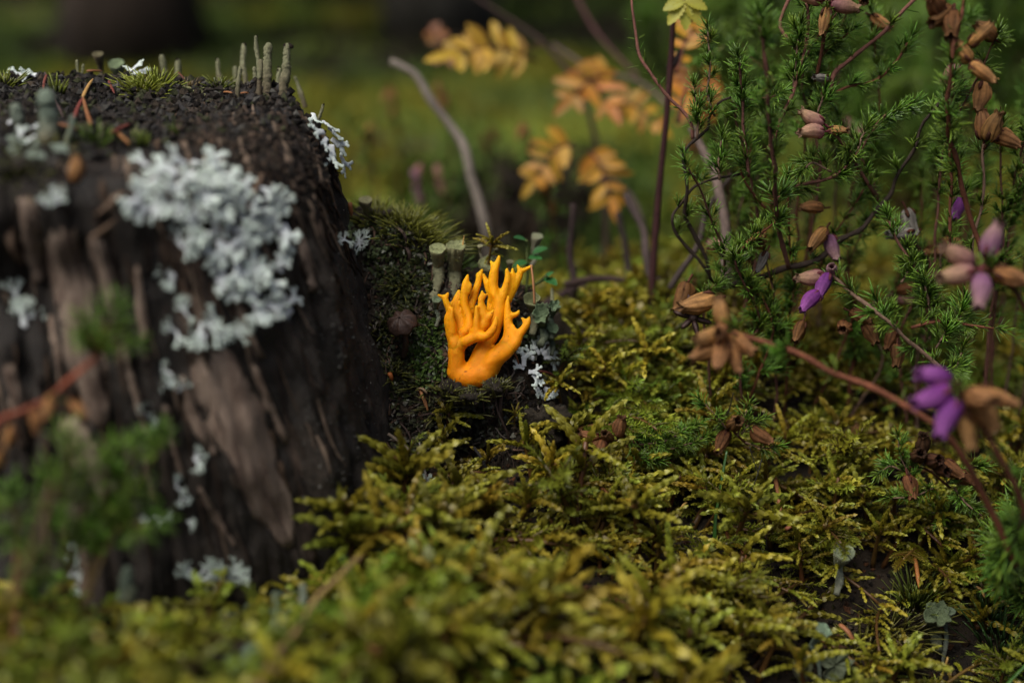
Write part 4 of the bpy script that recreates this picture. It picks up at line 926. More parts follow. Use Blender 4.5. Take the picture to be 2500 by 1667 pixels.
def liverwort(poly, n, name, label, col):
    q = unif(np.array(poly), n); hp = [h for h in (ray(a, b, 'ground') for a, b in q) if h]; B = np.array([h[0] for h in hp]); Nn = np.array([h[1] for h in hp])
    D = nrm(rng.normal(0, 1, B.shape)+Nn*.9+np.array([0, -.3, -.3])); v, f, c = leaves(L_SCALE, B, D, Nn, rng.uniform(.010, .02, len(B)), rng.uniform(.008, .014, len(B)), Nn*.3, np.array(col)*.7, np.array(col)*rng.uniform(.6, 1.5, (len(B), 1)))
    mb = MB(); mb.add(v, f, None, c); return tag(mb.build(name, MT['green']), label, 'liverwort', None, 'stuff')
liverwort([(1020,780),(1080,780),(1090,900),(1060,960),(1020,930),(1000,850)], 420, 'liverwort', 'small bright green liverwort leaves beside the fungus', (.07,.12,.025))
liverwort([(870,500),(960,540),(1060,640),(1050,780),(980,720),(900,660)], 620, 'liverwort_mat', 'dark green liverwort on the bank ledge', (.045,.06,.02))
liverwort([(1240,780),(1300,780),(1330,860),(1250,880)], 200, 'liverwort_cushion', 'glossy dark liverwort behind the fungus', (.05,.08,.025))
liverwort([(1000,980),(1180,960),(1280,1010),(1180,1090),(1000,1110),(930,1050)], 260, 'liverwort_crust', 'grey green liverwort below the fungus', (.05,.055,.03))
liverwort([(915,640),(1010,690),(1015,960),(965,1010),(930,850)], 520, 'liverwort_film', 'dull olive liverwort film on the bank between stump and fungus', (.05,.06,.022))
for px, py, n, L, lb in [(965,905,50,.04,'small dim moss tuft beside the brown mushroom'),(935,800,50,.04,'small moss tuft where the bank meets the stump'),(985,690,60,.045,'olive moss tuft above the brown mushroom'),(1035,930,40,.04,'small moss tuft at the foot of the fungus')]:
    tuft_at(px, py, n, L, lb, 'ground', spread=1.4, col=(np.array([.04,.04,.010]), np.array([.15,.16,.03])))
for pts_, r in [([(1230,930),(1222,985),(1228,1060)],.006),([(1205,925),(1215,1000),(1240,1060),(1238,1085)],.004),([(1260,900),(1236,950),(1250,990)],.003),([(1335,890),(1390,960),(1385,1000)],.0025),([(1190,935),(1180,990),(1200,1050)],.003),
    ([(1000,500),(985,570),(995,625)],.005),([(975,560),(960,640)],.005),([(985,585),(1000,620),(1002,650)],.006),([(1000,1020),(1060,1010),(1130,1040)],.003),([(1150,975),(1260,960),(1300,990)],.0025),([(960,1010),(1000,1060),(1000,1110)],.003)]:
    P = np.array([hit(a, b, 'ground')[0]+np.array([0, -.018, .008]) for a, b in pts_]); P[0] += [0, .03, -.02]; P[-1] += [0, .03, -.01]
    o = mb_add_tube(MB(), smooth_path(P, 16), np.linspace(r, r*.6, 16), 6, col=(.055,.035,.028)).build('rootlet', MT['bark'], None, P[0]); tag(o, 'thin brown rootlet on the dark bank', 'root', 'rootlets on the bank')
# ------------------------------------------------------------------ bell heather
G0, G1 = np.array([.06, .12, .012]), np.array([.15, .28, .028])
def whorl_mesh(seed, kind):
    """needle leaves round a stem that runs along +Z; unit = needle length"""
    r = np.random.default_rng(seed); B, D = [], []
    if kind == 'bush':                                       # leaves in a whorl with short axillary tufts
        for i in range(3):
            a = i*2.09+r.uniform(-.3, .3); e = r.uniform(.25, .7); B.append((0, 0, 0)); D.append((math.cos(a)*math.cos(e), math.sin(a)*math.cos(e), math.sin(e)))
        for i in range(r.integers(2, 4)):
            a0 = r.uniform(0, 6.28); ax = nrm(np.array([math.cos(a0)*.8, math.sin(a0)*.8, .75]))
            for j in range(r.integers(7, 11)):
                B.append(ax*r.uniform(.05, .55)); D.append(nrm(ax+r.normal(0, .42, 3)))
    elif kind == 'thin':
        for i in range(r.integers(2, 4)):
            a = i*2.09+r.uniform(-.4, .4); e = r.uniform(.1, .8); B.append((0, 0, 0)); D.append((math.cos(a)*math.cos(e), math.sin(a)*math.cos(e), math.sin(e)))
    else:                                                    # shoot tip
        for j in range(r.integers(16, 24)):
            a = j*2.4; e = np.interp(j, [0, 22], [.35, 1.35]); B.append((0, 0, j*.03)); D.append((math.cos(a)*math.cos(e), math.sin(a)*math.cos(e), math.sin(e)))
    B = np.array(B, float); D = nrm(np.array(D, float)); n = len(B); up = nrm(np.array([0, 0, 1.0])-D*.5+r.normal(0, .05, (n, 3)))
    g = r.uniform(.7, 1.35, (n, 1)); v, f, c = leaves(L_NEEDLE, B, D, up, r.uniform(.6, 1.05, n), .095, up*r.uniform(-.25, .2, (n, 1)), G0*g, G1*g)
    mb = MB(); mb.add(v, f, None, c); return mb
WH = {k: [whorl_mesh(500+i+h*50, k) for i in range(6)] for h, k in enumerate(('bush', 'thin', 'tip'))}
WHM = {k: [m.mesh('leaf_whorl', MT['needle']) for m in v] for k, v in WH.items()}
BELLC = dict(tan=((.50,.25,.085),(.46,.24,.10)), pink=((.50,.26,.22),(.52,.33,.20)), purple=((.24,.045,.30),(.42,.13,.45)), lilac=((.36,.16,.30),(.50,.30,.30)), white=((.36,.33,.29),(.42,.39,.34)), brown=((.20,.085,.028),(.27,.13,.05)), dark=((.055,.024,.012),(.10,.045,.02)))
def bell_mesh(seed, kind):
    """urn-shaped heather bell along +Z, length 1, base at 0, mouth open"""
    r = np.random.default_rng(seed); s = np.array([0,.05,.16,.32,.5,.68,.82,.92,.965,1.0,.985,.93,.8,.6]); w = np.array([.11,.185,.24,.27,.265,.225,.17,.135,.15,.185,.16,.105,.11,.16])
    if kind in ('brown', 'dark'): w = w*np.interp(s, [0, .5, 1], [1.1, 1.2, 1.25])
    n = 32; v, q = lathe(np.column_stack([w, s]), n); a = np.arctan2(v[:, 1], v[:, 0]); inner = np.repeat(np.arange(len(s)) > 9, n)
    dry = kind in ('tan', 'brown', 'dark', 'white')
    rr = 1+(.10 if dry else .05)*np.cos(8*a)*np.clip(v[:, 2], .1, .85)+(.22 if dry else .05)*fbm(np.column_stack([np.cos(a)*2, np.sin(a)*2, v[:, 2]*2.5]), 1.6, 3, seed)
    lob = (np.abs(np.repeat(np.arange(len(s)), n)-9) < 2); v[:, 2] += np.where(lob, .05*np.cos(4*a), 0)
    v[:, :2] *= rr[:, None]; v[:, 0] += .06*np.sin(v[:, 2]*3); 
    if dry: v[:, :2] *= np.array([1, r.uniform(.72, .95)])
    c0, c1 = np.array(BELLC[kind][0]), np.array(BELLC[kind][1]); m = np.clip(v[:, 2:3]*1.5-.35+.3*vnoise(v, 5, seed)[:, None], 0, 1); c = c0*(1-m)+c1*m
    if kind == 'pink': k = np.clip(.5-v[:, 2:3]*1.3, 0, 1); c = c*(1-k)+np.array([.34,.12,.20])*k
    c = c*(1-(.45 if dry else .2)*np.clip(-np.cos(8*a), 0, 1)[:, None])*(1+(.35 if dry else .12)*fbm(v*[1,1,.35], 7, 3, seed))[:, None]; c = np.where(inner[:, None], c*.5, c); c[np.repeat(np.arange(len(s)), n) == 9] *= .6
    mb = MB(); mb.add(v, None, q, c); e = len(s)-1
    # closed floor inside, calyx and style
    mb.add(np.vstack([v[e*n:], [[0, 0, .5]]]), [(n, (i+1) % n, i) for i in range(n)], None, c0*.3)
    cal = np.array([.10,.035,.02]) if dry else np.array([.16,.04,.05])
    for i in range(4):
        aa = i*1.57+.4; d = nrm(np.array([math.cos(aa)*.45, math.sin(aa)*.45, .8])); lv, lf, lc = leaves(L_NEEDLE, np.array([[math.cos(aa)*.13, math.sin(aa)*.13, -.02]]), d, np.array([math.cos(aa), math.sin(aa), .0]), .42, .16, np.array([-math.cos(aa)*.2, -math.sin(aa)*.2, 0]), cal, cal*1.3); mb.add(lv, lf, None, lc)
    mb_add_tube(mb, smooth_path([(0, 0, .5), (.02, 0, .95), (.05, .02, 1.16)], 5), .016, 5, col=cal*.6)
    mb_add_tube(mb, smooth_path([(0, 0, .08), (0, 0, -.06), (.03, 0, -.3)], 5), .045, 6, col=cal*1.2)
    return mb
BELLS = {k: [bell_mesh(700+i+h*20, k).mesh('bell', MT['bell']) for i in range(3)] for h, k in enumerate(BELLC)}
BK_RED, BK_TAN, BK_DARK, BK_PINK = np.array([.13,.045,.022]), np.array([.17,.105,.07]), np.array([.036,.024,.017]), np.array([.20,.085,.06])
class Heather:
    def __init__(s, base, label, group=None, name='heather_bush', cat='heather'):
        s.base = np.asarray(base, float); s.t = thing(name, s.base, label, cat, group)
    def branch(s, pts, r=(5, 3), bark=BK_TAN, leaf=.042, dens=1.0, start=.12, thin=.25, tip=True, side=0, world=False, pitch=None):
        P = np.array([p if world else W(*p) for p in pts]); L = np.linalg.norm(np.diff(P, axis=0), axis=1).sum(); k = max(8, int(L/.018)); P = smooth_path(P, k)
        P = P + np.column_stack([vnoise(P, 14, 1), vnoise(P, 14, 2), vnoise(P, 14, 3)])*(.016 if r[0] > 5.5 and bark is BK_DARK else .007)*np.minimum(1, np.arange(k)/4)[:, None]
        R = np.linspace(r[0], r[1], k)/1000*(.62 if r[0] > 8.5 and bark is not BK_DARK else .78)*(1+.28*vnoise(P, 50, 4)); mb = mb_add_tube(MB(), P, R, 8, col=np.array(bark)*(1+.25*vnoise(np.vstack([np.repeat(P, 8, 0), P[:1], P[-1:]]), 30, 6))[:, None]*np.ones(3), jit=.06)
        br = mb.build('branch', MT['bark'], s.t)
        T, N, B = frames(P); step = .024/max(dens, .05); nn = int(L*(1-start)/step)
        for i in range(nn):
            u = start+(1-start)*(i+.5)/nn; j = min(k-1, int(u*(k-1))); Rm = basis(T[j], N[j])@rot_about([0, 0, 1], i*1.05+random.random())
            kind = 'thin' if random.random() < thin else 'bush'
            link('leaf_whorl', random.choice(WHM[kind]), br, M4(Rm, P[j]-s.base, leaf*random.uniform(.75, 1.15)))
        if tip: link('leaf_whorl', random.choice(WHM['tip']), br, M4(basis(T[-1], N[-1]), P[-1]-s.base, leaf*1.05))
        s.last = br; s.P = P
        return br
    def bell(s, p, direction, kind, L=.058, parent=None):
        P = np.asarray(p if len(p) == 3 and isinstance(p, np.ndarray) else W(*p)); 
        return link('bell', random.choice(BELLS[kind]), parent or s.last, M4(basis(np.asarray(direction, float))@rot_about([0, 0, 1], random.random()*6), P-s.base, L))
def pdir(dx, dy, dd=0): return nrm(dx*RGT-dy*UPV+dd*FWD)
# -- the woody bush
h = Heather(hit(1765, 700, 'ground')[0], 'woody heather bush with a lichen-crusted dark branch and green needle shoots')
h.branch([(1745,705,.2),(1800,685,.16),(1868,672,.14),(1933,645,.12),(2013,615,.12),(2094,561,.12),(2160,500,.12),(2200,440,.1),(2250,330,.05),(2300,240,.0)], (14,4), BK_DARK, dens=.4, start=.3, thin=.4)
h.branch([(1745,690,.18),(1696,626,.14),(1650,569,.12),(1638,536,.1),(1654,494,.1),(1692,455,.1),(1726,444,.1),(1807,421,.1)], (6,4), BK_DARK, dens=.2, tip=False)
h.branch([(1735,690,.18),(1719,634,.15),(1692,577,.12),(1669,520,.1),(1673,463,.08),(1669,421,.06),(1673,383,.05),(1692,348,.05),(1730,318,.04),(1734,291,.04),(1765,249,.04),(1791,237,.04)], (7.5,3.5), BK_DARK, dens=.15, tip=False)
h.branch([(1692,340,.05),(1682,296,.05),(1623,230,.05),(1584,180,.05),(1561,142,.05),(1552,88,.05),(1542,-10,.05)], (6,4.5), BK_PINK*.8, .042, .55, .1, 1.0)
h.branch([(1745,285,.03),(1734,245,.02),(1732,191,.02),(1728,115,.02),(1724,80,.02)], (4,2.5), BK_TAN, .034, 2.4, .25, .15)
h.branch([(1702,340,.02),(1703,300,.02),(1703,268,.02),(1701,225,.02)], (4,2.5), BK_TAN, .036, 2.4, .15, .1)
h.branch([(1757,440,.02),(1752,410,.02),(1754,375,.02),(1760,345,.02)], (4,2.5), BK_TAN, .04, 2.4, .1, .1)
h.branch([(1828,430,.06),(1826,417,.05),(1818,344,.04),(1818,268,.03),(1810,199,.02),(1800,150,0)], (6,4), BK_PINK*.7, .046, 1.3, .05)
h.branch([(1868,509,.1),(1845,482,.1),(1812,430,.08),(1799,383,.08)], (5,3), BK_RED, .03, .8, .1, .6)
h.branch([(1880,360,.06),(1891,329,.05),(1929,245,.04),(1960,134,.04),(1971,50,.04),(1967,-20,.04)], (7,5), BK_PINK, .046, .9, .1, .4)
h.branch([(1935,230,.05),(1940,170,.04),(1945,110,.03),(1950,75,.03)], (4,3), BK_TAN, .045, 2.0, .1, .2)
h.branch([(1960,140,.05),(1902,65,.06),(1933,-10,.06)], (6,6), BK_PINK*.8, .04, .3, .3, 1, False)
h.branch([(1925,655,.12),(1906,574,.06),(1895,498,-.04),(1883,344,-.16),(1872,230,-.22),(1868,122,-.26),(1862,60,-.28)], (8,5), BK_PINK*.75, .05, 1.0, .25, .3)
h.branch([(2030,250,.07),(2032,184,.07),(2071,149,.08),(2132,103,.08),(2186,50,.08),(2240,-10,.08)], (9,7), BK_PINK, .045, .45, .05, .6)
h.branch([(2029,235,.08),(2075,209,.09),(2136,195,.1),(2186,153,.1),(2220,103,.1)], (5,4), BK_RED, .045, 1.3, .25, .3)
h.branch([(2136,475,.1),(2094,406,.06),(2052,337,.03),(2030,318,.02)], (7,5), BK_PINK*.7, .04, 1.0, .05, .3, False)
for p, dr, kd, L in [((2010,302,.02),(-1,-.55,-.1),'pink',.066),((2010,322,.0),(-1,.1,-.3),'pink',.066),((2022,318,.03),(.8,.1,-.5),'tan',.05)]: h.bell(p, pdir(*dr), kd, L)
h.branch([(1880,500,.1),(1937,459,.08),(2013,436,.06),(2055,413,.05),(2094,367,.05),(2136,306,.06),(2166,283,.08),(2220,256,.1)], (7,4), BK_PINK*.7, .045, 1.5, .1, .15)
h.branch([(2094,367,.05),(2100,340,.05),(2110,318,.05)], (4,3), BK_TAN, .05, 2.5, .1, .1)
h.branch([(2030,420,.05),(1990,400,.04),(1965,415,.03)], (4,3), BK_TAN, .046, 2.2, .1, .1)
h.branch([(1990,300,.06),(2000,262,.06),(2008,230,.06)], (4,3), BK_TAN, .04, 2.2, .1, .1)
h.bell((2022,192,.06), pdir(-1,0,-.5), 'white', .045); h.bell((1872,615,.1), pdir(-.5,1,-.1), 'white', .058); h.bell((2230,562,.14), pdir(-1,.15,0), 'white', .07); h.bell((2212,510,.14), pdir(.4,1,0), 'white', .07)
h.bell((2010,508,.16), pdir(-1,0,0), 'tan', .06); h.bell((2015,560,.12), pdir(-.5,.6,-.3), 'tan', .075); h.bell((2025,575,.14), pdir(.2,.8,-.3), 'lilac', .07)
# -- purple-flowered sprig
h = Heather(hit(2300, 905, 'ground')[0], 'low heather sprig with four purple bells over brown dead heads', None, 'heather_sprig')
h.branch([(2300,915,.0),(2285,894,-.02),(2220,837,-.04),(2178,791,-.05),(2136,764,-.05),(2086,722,-.04),(2030,672,-.02)], (8,5), BK_TAN, .042, .9, .05, .3, False)
for p, dr, kd, L in [((2010,672,-.02),(-1,.1,-.2),'pink',.07),((2022,668,-.03),(-.45,1,-.3),'purple',.066),((2000,712,-.04),(-.75,.8,-.2),'purple',.066),((2035,662,.0),(-.3,-.2,-1),'lilac',.05)]: h.bell(p, pdir(*dr), kd, L)
for p, dr in [((2075,760,.02),(.9,.5,-.3)),((2060,790,.02),(-.3,.3,-1)),((2110,790,.02),(.4,.8,-.3)),((2190,840,.04),(-.1,1,-.2)),((2185,800,.05),(-.3,.8,0)),((1960,785,.05),(-.4,.9,-.3))]: h.bell(p, pdir(*dr), 'brown', .058)
h.branch([(2285,760,.08),(2266,737,.06),(2258,718,.06),(2231,653,.05),(2189,596,.05),(2170,540,.06)], (6,4), BK_PINK*.7, .046, 1.0, .1, .2)
h.branch([(2225,800,.05),(2285,787,.03),(2350,795,.02),(2427,802,.0)], (6,4), BK_RED, .042, 1.0, .1, .3)
for a in [((2270,760,.05),(2262,735,.05),(2255,700,.04)),((2340,790,.03),(2345,765,.03),(2350,745,.03)),((2165,785,.05),(2160,765,.05),(2150,745,.05)),((2200,690,.05),(2215,660,.05)),((2285,850,.02),(2310,810,.02),(2330,780,.02)),((2290,905,.02),(2330,900,.02),(2350,860,.02))]: h.branch(a, (4,3), BK_TAN, .05, 2.2, .1, .1)
# -- near, out of focus
h = Heather(hit(2560, 1560, 'ground')[0], 'heather stem bent over with blurred tan dead bells', None, 'heather_sprig')
h.branch([(2480,1380,-.3),(2330,1080,-.4),(2166,971,-.38),(2075,925,-.36),(1983,883,-.35),(1925,856,-.34),(1837,829,-.33),(1790,815,-.33)], (12,9), BK_RED*1.2, .05, .25, .2, .6, False)
for p, dr in [((1770,800,-.33),(-.2,-1,0)),((1762,812,-.33),(-.9,.2,-.4)),((1765,830,-.36),(-.3,1,-.4)),((1780,835,-.35),(.3,1,-.2)),((1755,845,-.33),(-1,.5,0)),((1780,815,-.34),(.8,.6,-.3)),((1765,805,-.36),(-.3,.1,-1))]: h.bell(p, pdir(*dr), 'tan', .07)
h = Heather(hit(2600, 1600, 'ground')[0], 'tall heather stem with bright magenta bells and tan dead bells', None, 'heather_sprig')
h.branch([(2640,1600,-.3),(2530,1320,-.42),(2440,1120,-.5),(2360,985,-.52),(2320,940,-.52)], (13,9), BK_RED*.8, .05, .5, .3, .5, False)
for p, dr, kd, L in [((2320,930,-.52),(-1,-.2,-.2),'purple',.078),((2320,950,-.54),(-1,.35,-.2),'purple',.088),((2335,975,-.54),(-.5,1,-.2),'purple',.088),((2345,1000,-.52),(.2,1,-.2),'tan',.085),((2370,970,-.52),(.6,.9,-.2),'tan',.085),((2385,955,-.5),(1,.35,-.3),'tan',.085),((2365,960,-.55),(.5,.2,-1),'tan',.075)]: h.bell(p, pdir(*dr), kd, L)
h.branch([(2500,1240,-.42),(2470,1330,-.3),(2450,1390,-.25)], (5,3), BK_TAN, .06, 1.6, .1, .2)
h = Heather(hit(2620, 1250, 'ground')[0], 'heather stem with a blurred whorl of pink and tan bells', None, 'heather_sprig')
h.branch([(2640,1200,-.2),(2560,900,-.3),(2480,720,-.36),(2400,650,-.38)], (9,7), BK_RED*.6, .05, .5, .2, .4, False)
for p, dr, kd in [((2375,645,-.38),(-1,-.5,-.2),'pink'),((2410,630,-.38),(.3,-1,-.2),'lilac'),((2375,660,-.4),(-1,.2,-.2),'pink'),((2395,670,-.4),(-.2,1,-.4),'lilac'),((2425,660,-.38),(1,.4,-.2),'tan')]: h.bell(p, pdir(*dr), kd, .082)
h = Heather(hit(2560, 900, 'ground')[0], 'heather stem carrying tan dead bells along its upper side', None, 'heather_sprig')
h.branch([(2420,700,.05),(2340,420,-.05),(2318,300,-.12),(2318,200,-.18),(2332,90,-.2),(2352,-20,-.2)], (8,6), BK_RED, .048, .8, .1, .4)
for p, dr, kd in [((2318,20,-.18),(-.6,.5,-.3),'brown'),((2330,30,-.18),(-.2,.9,-.3),'brown'),((2300,30,-.18),(-.5,-.3,-.6),'brown'),((2365,112,-.18),(.7,-.7,-.2),'tan'),((2368,152,-.18),(-.5,-.6,0),'tan'),((2370,155,-.19),(.8,.7,-.2),'tan'),((2400,200,-.1),(-.2,1,0),'tan')]: h.bell(p, pdir(*dr), kd, .07)
# -- standing sprigs
h = Heather(W(2320,600,.06), 'upright leafy heather sprig without flowers between two flowering ones', None, 'heather_sprig')
h.branch([(2319,640,.06),(2319,494,.04),(2319,383,.03),(2323,283,.02),(2327,195,.02)], (6,4), BK_RED*.9, .046, 1.3, .05, .3)
h = Heather(W(2377,620,.06), 'upright heather sprig topped by three ochre dead bells', None, 'heather_sprig')
h.branch([(2370,680,.06),(2377,585,.05),(2396,497,.04),(2400,383,.02),(2403,350,.02)], (6,4), BK_TAN, .05, .9, .05, .5, False)
for p, dr in [((2401,340,.02),(-.1,-1,-.1)),((2412,345,.0),(.25,-.8,-.3)),((2420,325,.02),(1,.5,-.1))]: h.bell(p, pdir(*dr), 'tan', .076)
h = Heather(W(2010,120,.05), 'heather tip with pale pink and tan dead bells at the top of the bush', None, 'heather_sprig')
h.branch([(1990,200,.08),(2000,150,.05),(2010,90,.02),(2018,40,.0),(2020,0,0)], (6,4), BK_RED, .045, 1.0, .1, .3, False)
for p, dr, kd in [((2020,20,0),(-.2,1,0),'tan'),((2030,5,0),(.8,.2,0),'pink'),((2010,0,0),(-1,-.2,0),'pink')]: h.bell(p, pdir(*dr), kd, .07)
# -- small creeping sprigs in the moss
h = Heather(hit(1530,1085,'ground')[0], 'creeping heather twig with four round brown seed bells', None, 'heather_sprig')
h.branch([(1570,1080,.03),(1530,1075,.02),(1495,1072,.01),(1465,1068,.01)], (5,4), BK_RED*.6, .03, .4, .3, .3, False)
for p, dr, L in [((1462,1068,.0),(-1,-.25,-.2),.05),((1490,1075,.0),(-.4,-.5,-1),.05),((1510,1068,.01),(.15,-1,-.3),.055),((1475,1075,-.01),(-.2,.9,-.6),.055),((1470,1078,.0),(-.9,.7,-.2),.05)]: h.bell(p, pdir(*dr), 'brown', L)
for a in [((1530,1080,.03),(1560,1060,.02),(1600,1050,.02)),((1560,1085,.02),(1610,1075,.0),(1650,1062,0)),((1590,1092,.02),(1640,1092,0),(1690,1085,0)),((1540,1090,.02),(1560,1110,0),(1600,1118,0)),((1620,1080,.03),(1660,1050,.03),(1690,1040,.03)),((1650,1095,.03),(1700,1075,.03),(1730,1070,.03))]: h.branch(a, (3,2), BK_TAN, .032, 2.6, .0, .1)
h = Heather(hit(1800,1090,'ground')[0], 'small heather twig with an open brown bell facing out above the moss', None, 'heather_sprig')
h.branch([(1825,1085,.02),(1800,1060,.0),(1785,1045,.0)], (4,3), BK_RED*.6, .032, .4, .3, .3, False)
for p, dr in [((1790,1040,.01),(.1,-.3,-1)),((1775,1050,.0),(-.45,1,-.2)),((1835,1045,.0),(.8,.55,-.2))]: h.bell(p, pdir(*dr), 'brown', .06)
for a in [((1785,1060,.0),(1745,1015,-.02),(1720,985,-.02)),((1810,1060,.0),(1830,1035,.0),(1850,1025,0)),((1820,1080,.0),(1860,1090,0),(1890,1085,0)),((1800,1065,0),(1815,1020,0),(1822,1000,0))]: h.branch(a, (3,2), BK_TAN, .034, 1.6, .1, .3)
h = Heather(hit(2300,1180,'ground')[0], 'heather twig lying in the moss with dark hollow seed bells', None, 'heather_sprig')
h.branch([(2320,1190,.02),(2270,1150,.0),(2225,1140,-.02)], (4,3), BK_RED*.6, .032, .6, .3, .3, False)
for p, dr, kd in [((2240,1118,-.02),(-.1,-.3,-1),'dark'),((2262,1122,-.02),(.3,-.1,-1),'dark'),((2250,1105,-.02),(-.1,-.8,-.6),'dark'),((2285,1135,-.01),(.2,.2,-1),'dark'),((2305,1125,-.02),(.7,.6,-.3),'brown'),((2215,1160,-.03),(.2,1,-.2),'brown'),((2330,1150,0),(.9,.5,-.2),'brown')]: h.bell(p, pdir(*dr), kd, .058)
for a in [((2230,1170,-.02),(2200,1120,-.02),(2195,1080,-.02)),((2280,1190,.0),(2240,1210,-.02),(2180,1215,-.02)),((2330,1190,.0),(2360,1230,-.04),(2400,1260,-.06)),((2310,1180,.02),(2350,1150,.0),(2400,1140,0)),((2210,1150,0),(2170,1140,0),(2150,1150,0))]: h.branch(a, (3,2), BK_TAN, .035, 2.0, .0, .2)
h = Heather(hit(2500,1480,'ground')[0], 'fresh green heather shoots beside the shaded soil', None, 'heather_sprig')
for a in [((2520,1480,-.1),(2470,1400,-.14),(2440,1350,-.16)),((2530,1440,-.1),(2490,1350,-.15),(2475,1290,-.16)),((2530,1400,-.1),(2480,1340,-.12),(2430,1310,-.12)),((2530,1500,-.1),(2490,1440,-.12),(2455,1410,-.14)),((2520,1330,-.1),(2500,1280,-.12),(2490,1230,-.12))]: h.branch(a, (4,3), BK_TAN, .055, 2.0, .0, .1)
# -- filler sprigs through the thicket, each its own plant
HL = [((2006,306),'the three pink bells'),((2160,500),'the bent end of the dark woody branch'),((2403,350),'the ochre dead bells'),((2000,690),'the purple bells'),((2232,530),'the two white dead bells'),((2323,300),'the upright flowerless sprig'),((2400,650),'the whorl of pink and tan bells'),((1900,640),'the lichen-crusted branch'),((2132,103),'the long pink diagonal stem'),((1755,450),'the pale grey stick'),((2200,800),'the brown dead heads'),((2370,150),'the tan bells along the stem'),((1880,300),'the blurred upright stem')]
for i in range(46):
    px = random.uniform(1700, 2540); py = random.uniform(120, 880); d = random.uniform(.08, .6); b = W(px, py, d)
    g, _ = drop(b[0], b[1]); top = b+np.array([random.uniform(-.12, .12), random.uniform(-.1, .1), random.uniform(.05, .3)])
    h = Heather(g, 'leafy heather sprig in the thicket close to '+near(b, HL), 'heather sprigs in the thicket', 'heather_sprig'); mid = (g+top)/2+np.array([random.uniform(-.06, .06), 0, 0])
    L = np.linalg.norm(top-g); h.branch([g-np.array([0, 0, .03]), mid, b, top], (5,3), random.choice([BK_TAN, BK_RED, BK_PINK*.7]), .044, 1.1, max(.2, 1-.55/max(L, .2)), .3, world=True)
    if random.random() < .35:
        for q in range(random.randint(1, 3)): h.bell(top-np.array([0, 0, .02*q]), nrm(np.array([random.uniform(-1, 1), random.uniform(-1, .3), random.uniform(-.7, .4)])), random.choice(['tan', 'brown', 'pink', 'tan']), .062)
h = Heather(W(2342,520,.3), 'distant heather sprig with one small purple bell', None, 'heather_sprig'); h.branch([(2350,640,.35),(2345,560,.32),(2342,480,.3)], (5,4), BK_RED, .045, 1.0, .1); h.bell((2345,480,.3), pdir(-.2,1,0), 'purple', .06); h.bell((2350,490,.3), pdir(-.5,.8,0), 'purple', .055)
# -- brown bells at the foot of the bush
for p, dr, kd, L, lb in [((1745,728,-.06),(-1,.25,-.2),'tan',.09,'large tan heather bell lying below the woody branch'),((1680,690,.1),(-.4,1,0),'brown',.08,'curled brown dead bell hanging at the foot of the woody bush'),((1600,1178,0),(.9,-.2,-.3),'brown',.07,'fallen brown heather bell on the moss below the creeping twig'),((2075,1098,0),(.25,-1,-.2),'tan',.05,'single ochre heather bell standing in the moss'),
    ((1215,1208,0),(-.9,.2,-.4),'brown',.04,'torn brown husk beside the beige splinter'),((182,445,-.45),(.05,-1,0),'tan',.055,'orange heather bell lying on the stump rim'),((880,1595,-.75),(.6,-.2,-.3),'brown',.07,'brown husk sunk in the blurred moss')]:
    if kd != 'x':
        q = W(*p) if p[2] != 0 else hit(p[0], p[1], 'any')[0]+np.array([0, -.01, .03])
        if lb.startswith('orange'): q = hit(182, 445, 'stump')[0]
        o = link('heather_bell', random.choice(BELLS[kd]), None, M4(basis(pdir(*dr)), q, L)); tag(o, lb, 'flower')
# dark star-shaped husk
p = W(1692, 775, -.06); t = thing('star_husk', p, 'dark brown star-shaped dry husk beside the tan bells', 'husk')
for i in range(6):
    a = i*1.05+.3; d = pdir(math.cos(a), math.sin(a), random.uniform(-.4, .3)); v, f, c = leaves(L_NEEDLE, p[None], d, -FWD, .055*random.uniform(.8, 1.1), .016, FWD*.1, (.04,.02,.016), (.05,.025,.02)); mb = MB(); mb.add(v, f, None, c); mb.build('petal', MT['brown'], t)
v, f, q = BLOB; mb = MB(); mb.add(p+v*.011, f, q, (.05,.03,.025)); mb.build('core', MT['brown'], t)
o = mb_add_tube(MB(), smooth_path([p, W(1700,740,0), W(1730,700,.12)], 10), .0035, 6, col=BK_DARK).build('stalk', MT['bark'], t)

# -- foreground sprig in front of the stump
h = Heather(hit(-60, 1640, 'ground')[0], 'blurred heather sprig with red stem and orange bells in front of the stump', None, 'heather_sprig')
h.branch([(-60,1300,-.8),(-20,1060,-.76),(60,1000,-.76),(130,965,-.76),(200,905,-.76),(235,870,-.76)], (11,9), np.array([.22,.06,.03]), .05, .10, .2, .6, False)
h.branch([(235,870,-.76),(250,825,-.76),(265,785,-.76)], (6,5), BK_RED, .055, 1.6, 0, 0)
h.branch([(235,870,-.76),(225,840,-.76),(215,815,-.76)], (6,5), BK_RED, .05, 1.6, 0, 0)
h.branch([(240,865,-.76),(275,845,-.76),(300,840,-.76)], (6,5), BK_RED, .045, 1.4, 0, 0)
for p, dr in [((172,978,-.76),(.6,.6,-.2)),((120,965,-.76),(-.1,1,-.2)),((30,1040,-.76),(-.3,1,-.2)),((5,1100,-.76),(-.4,.8,0)),((80,1000,-.76),(.1,1,.2))]: h.bell(p, pdir(*dr), 'tan', .046)
h = Heather(hit(120, 1660, 'ground')[0], 'blurred leafy green heather shoots rising beside the foot of the stump', None, 'heather_sprig')
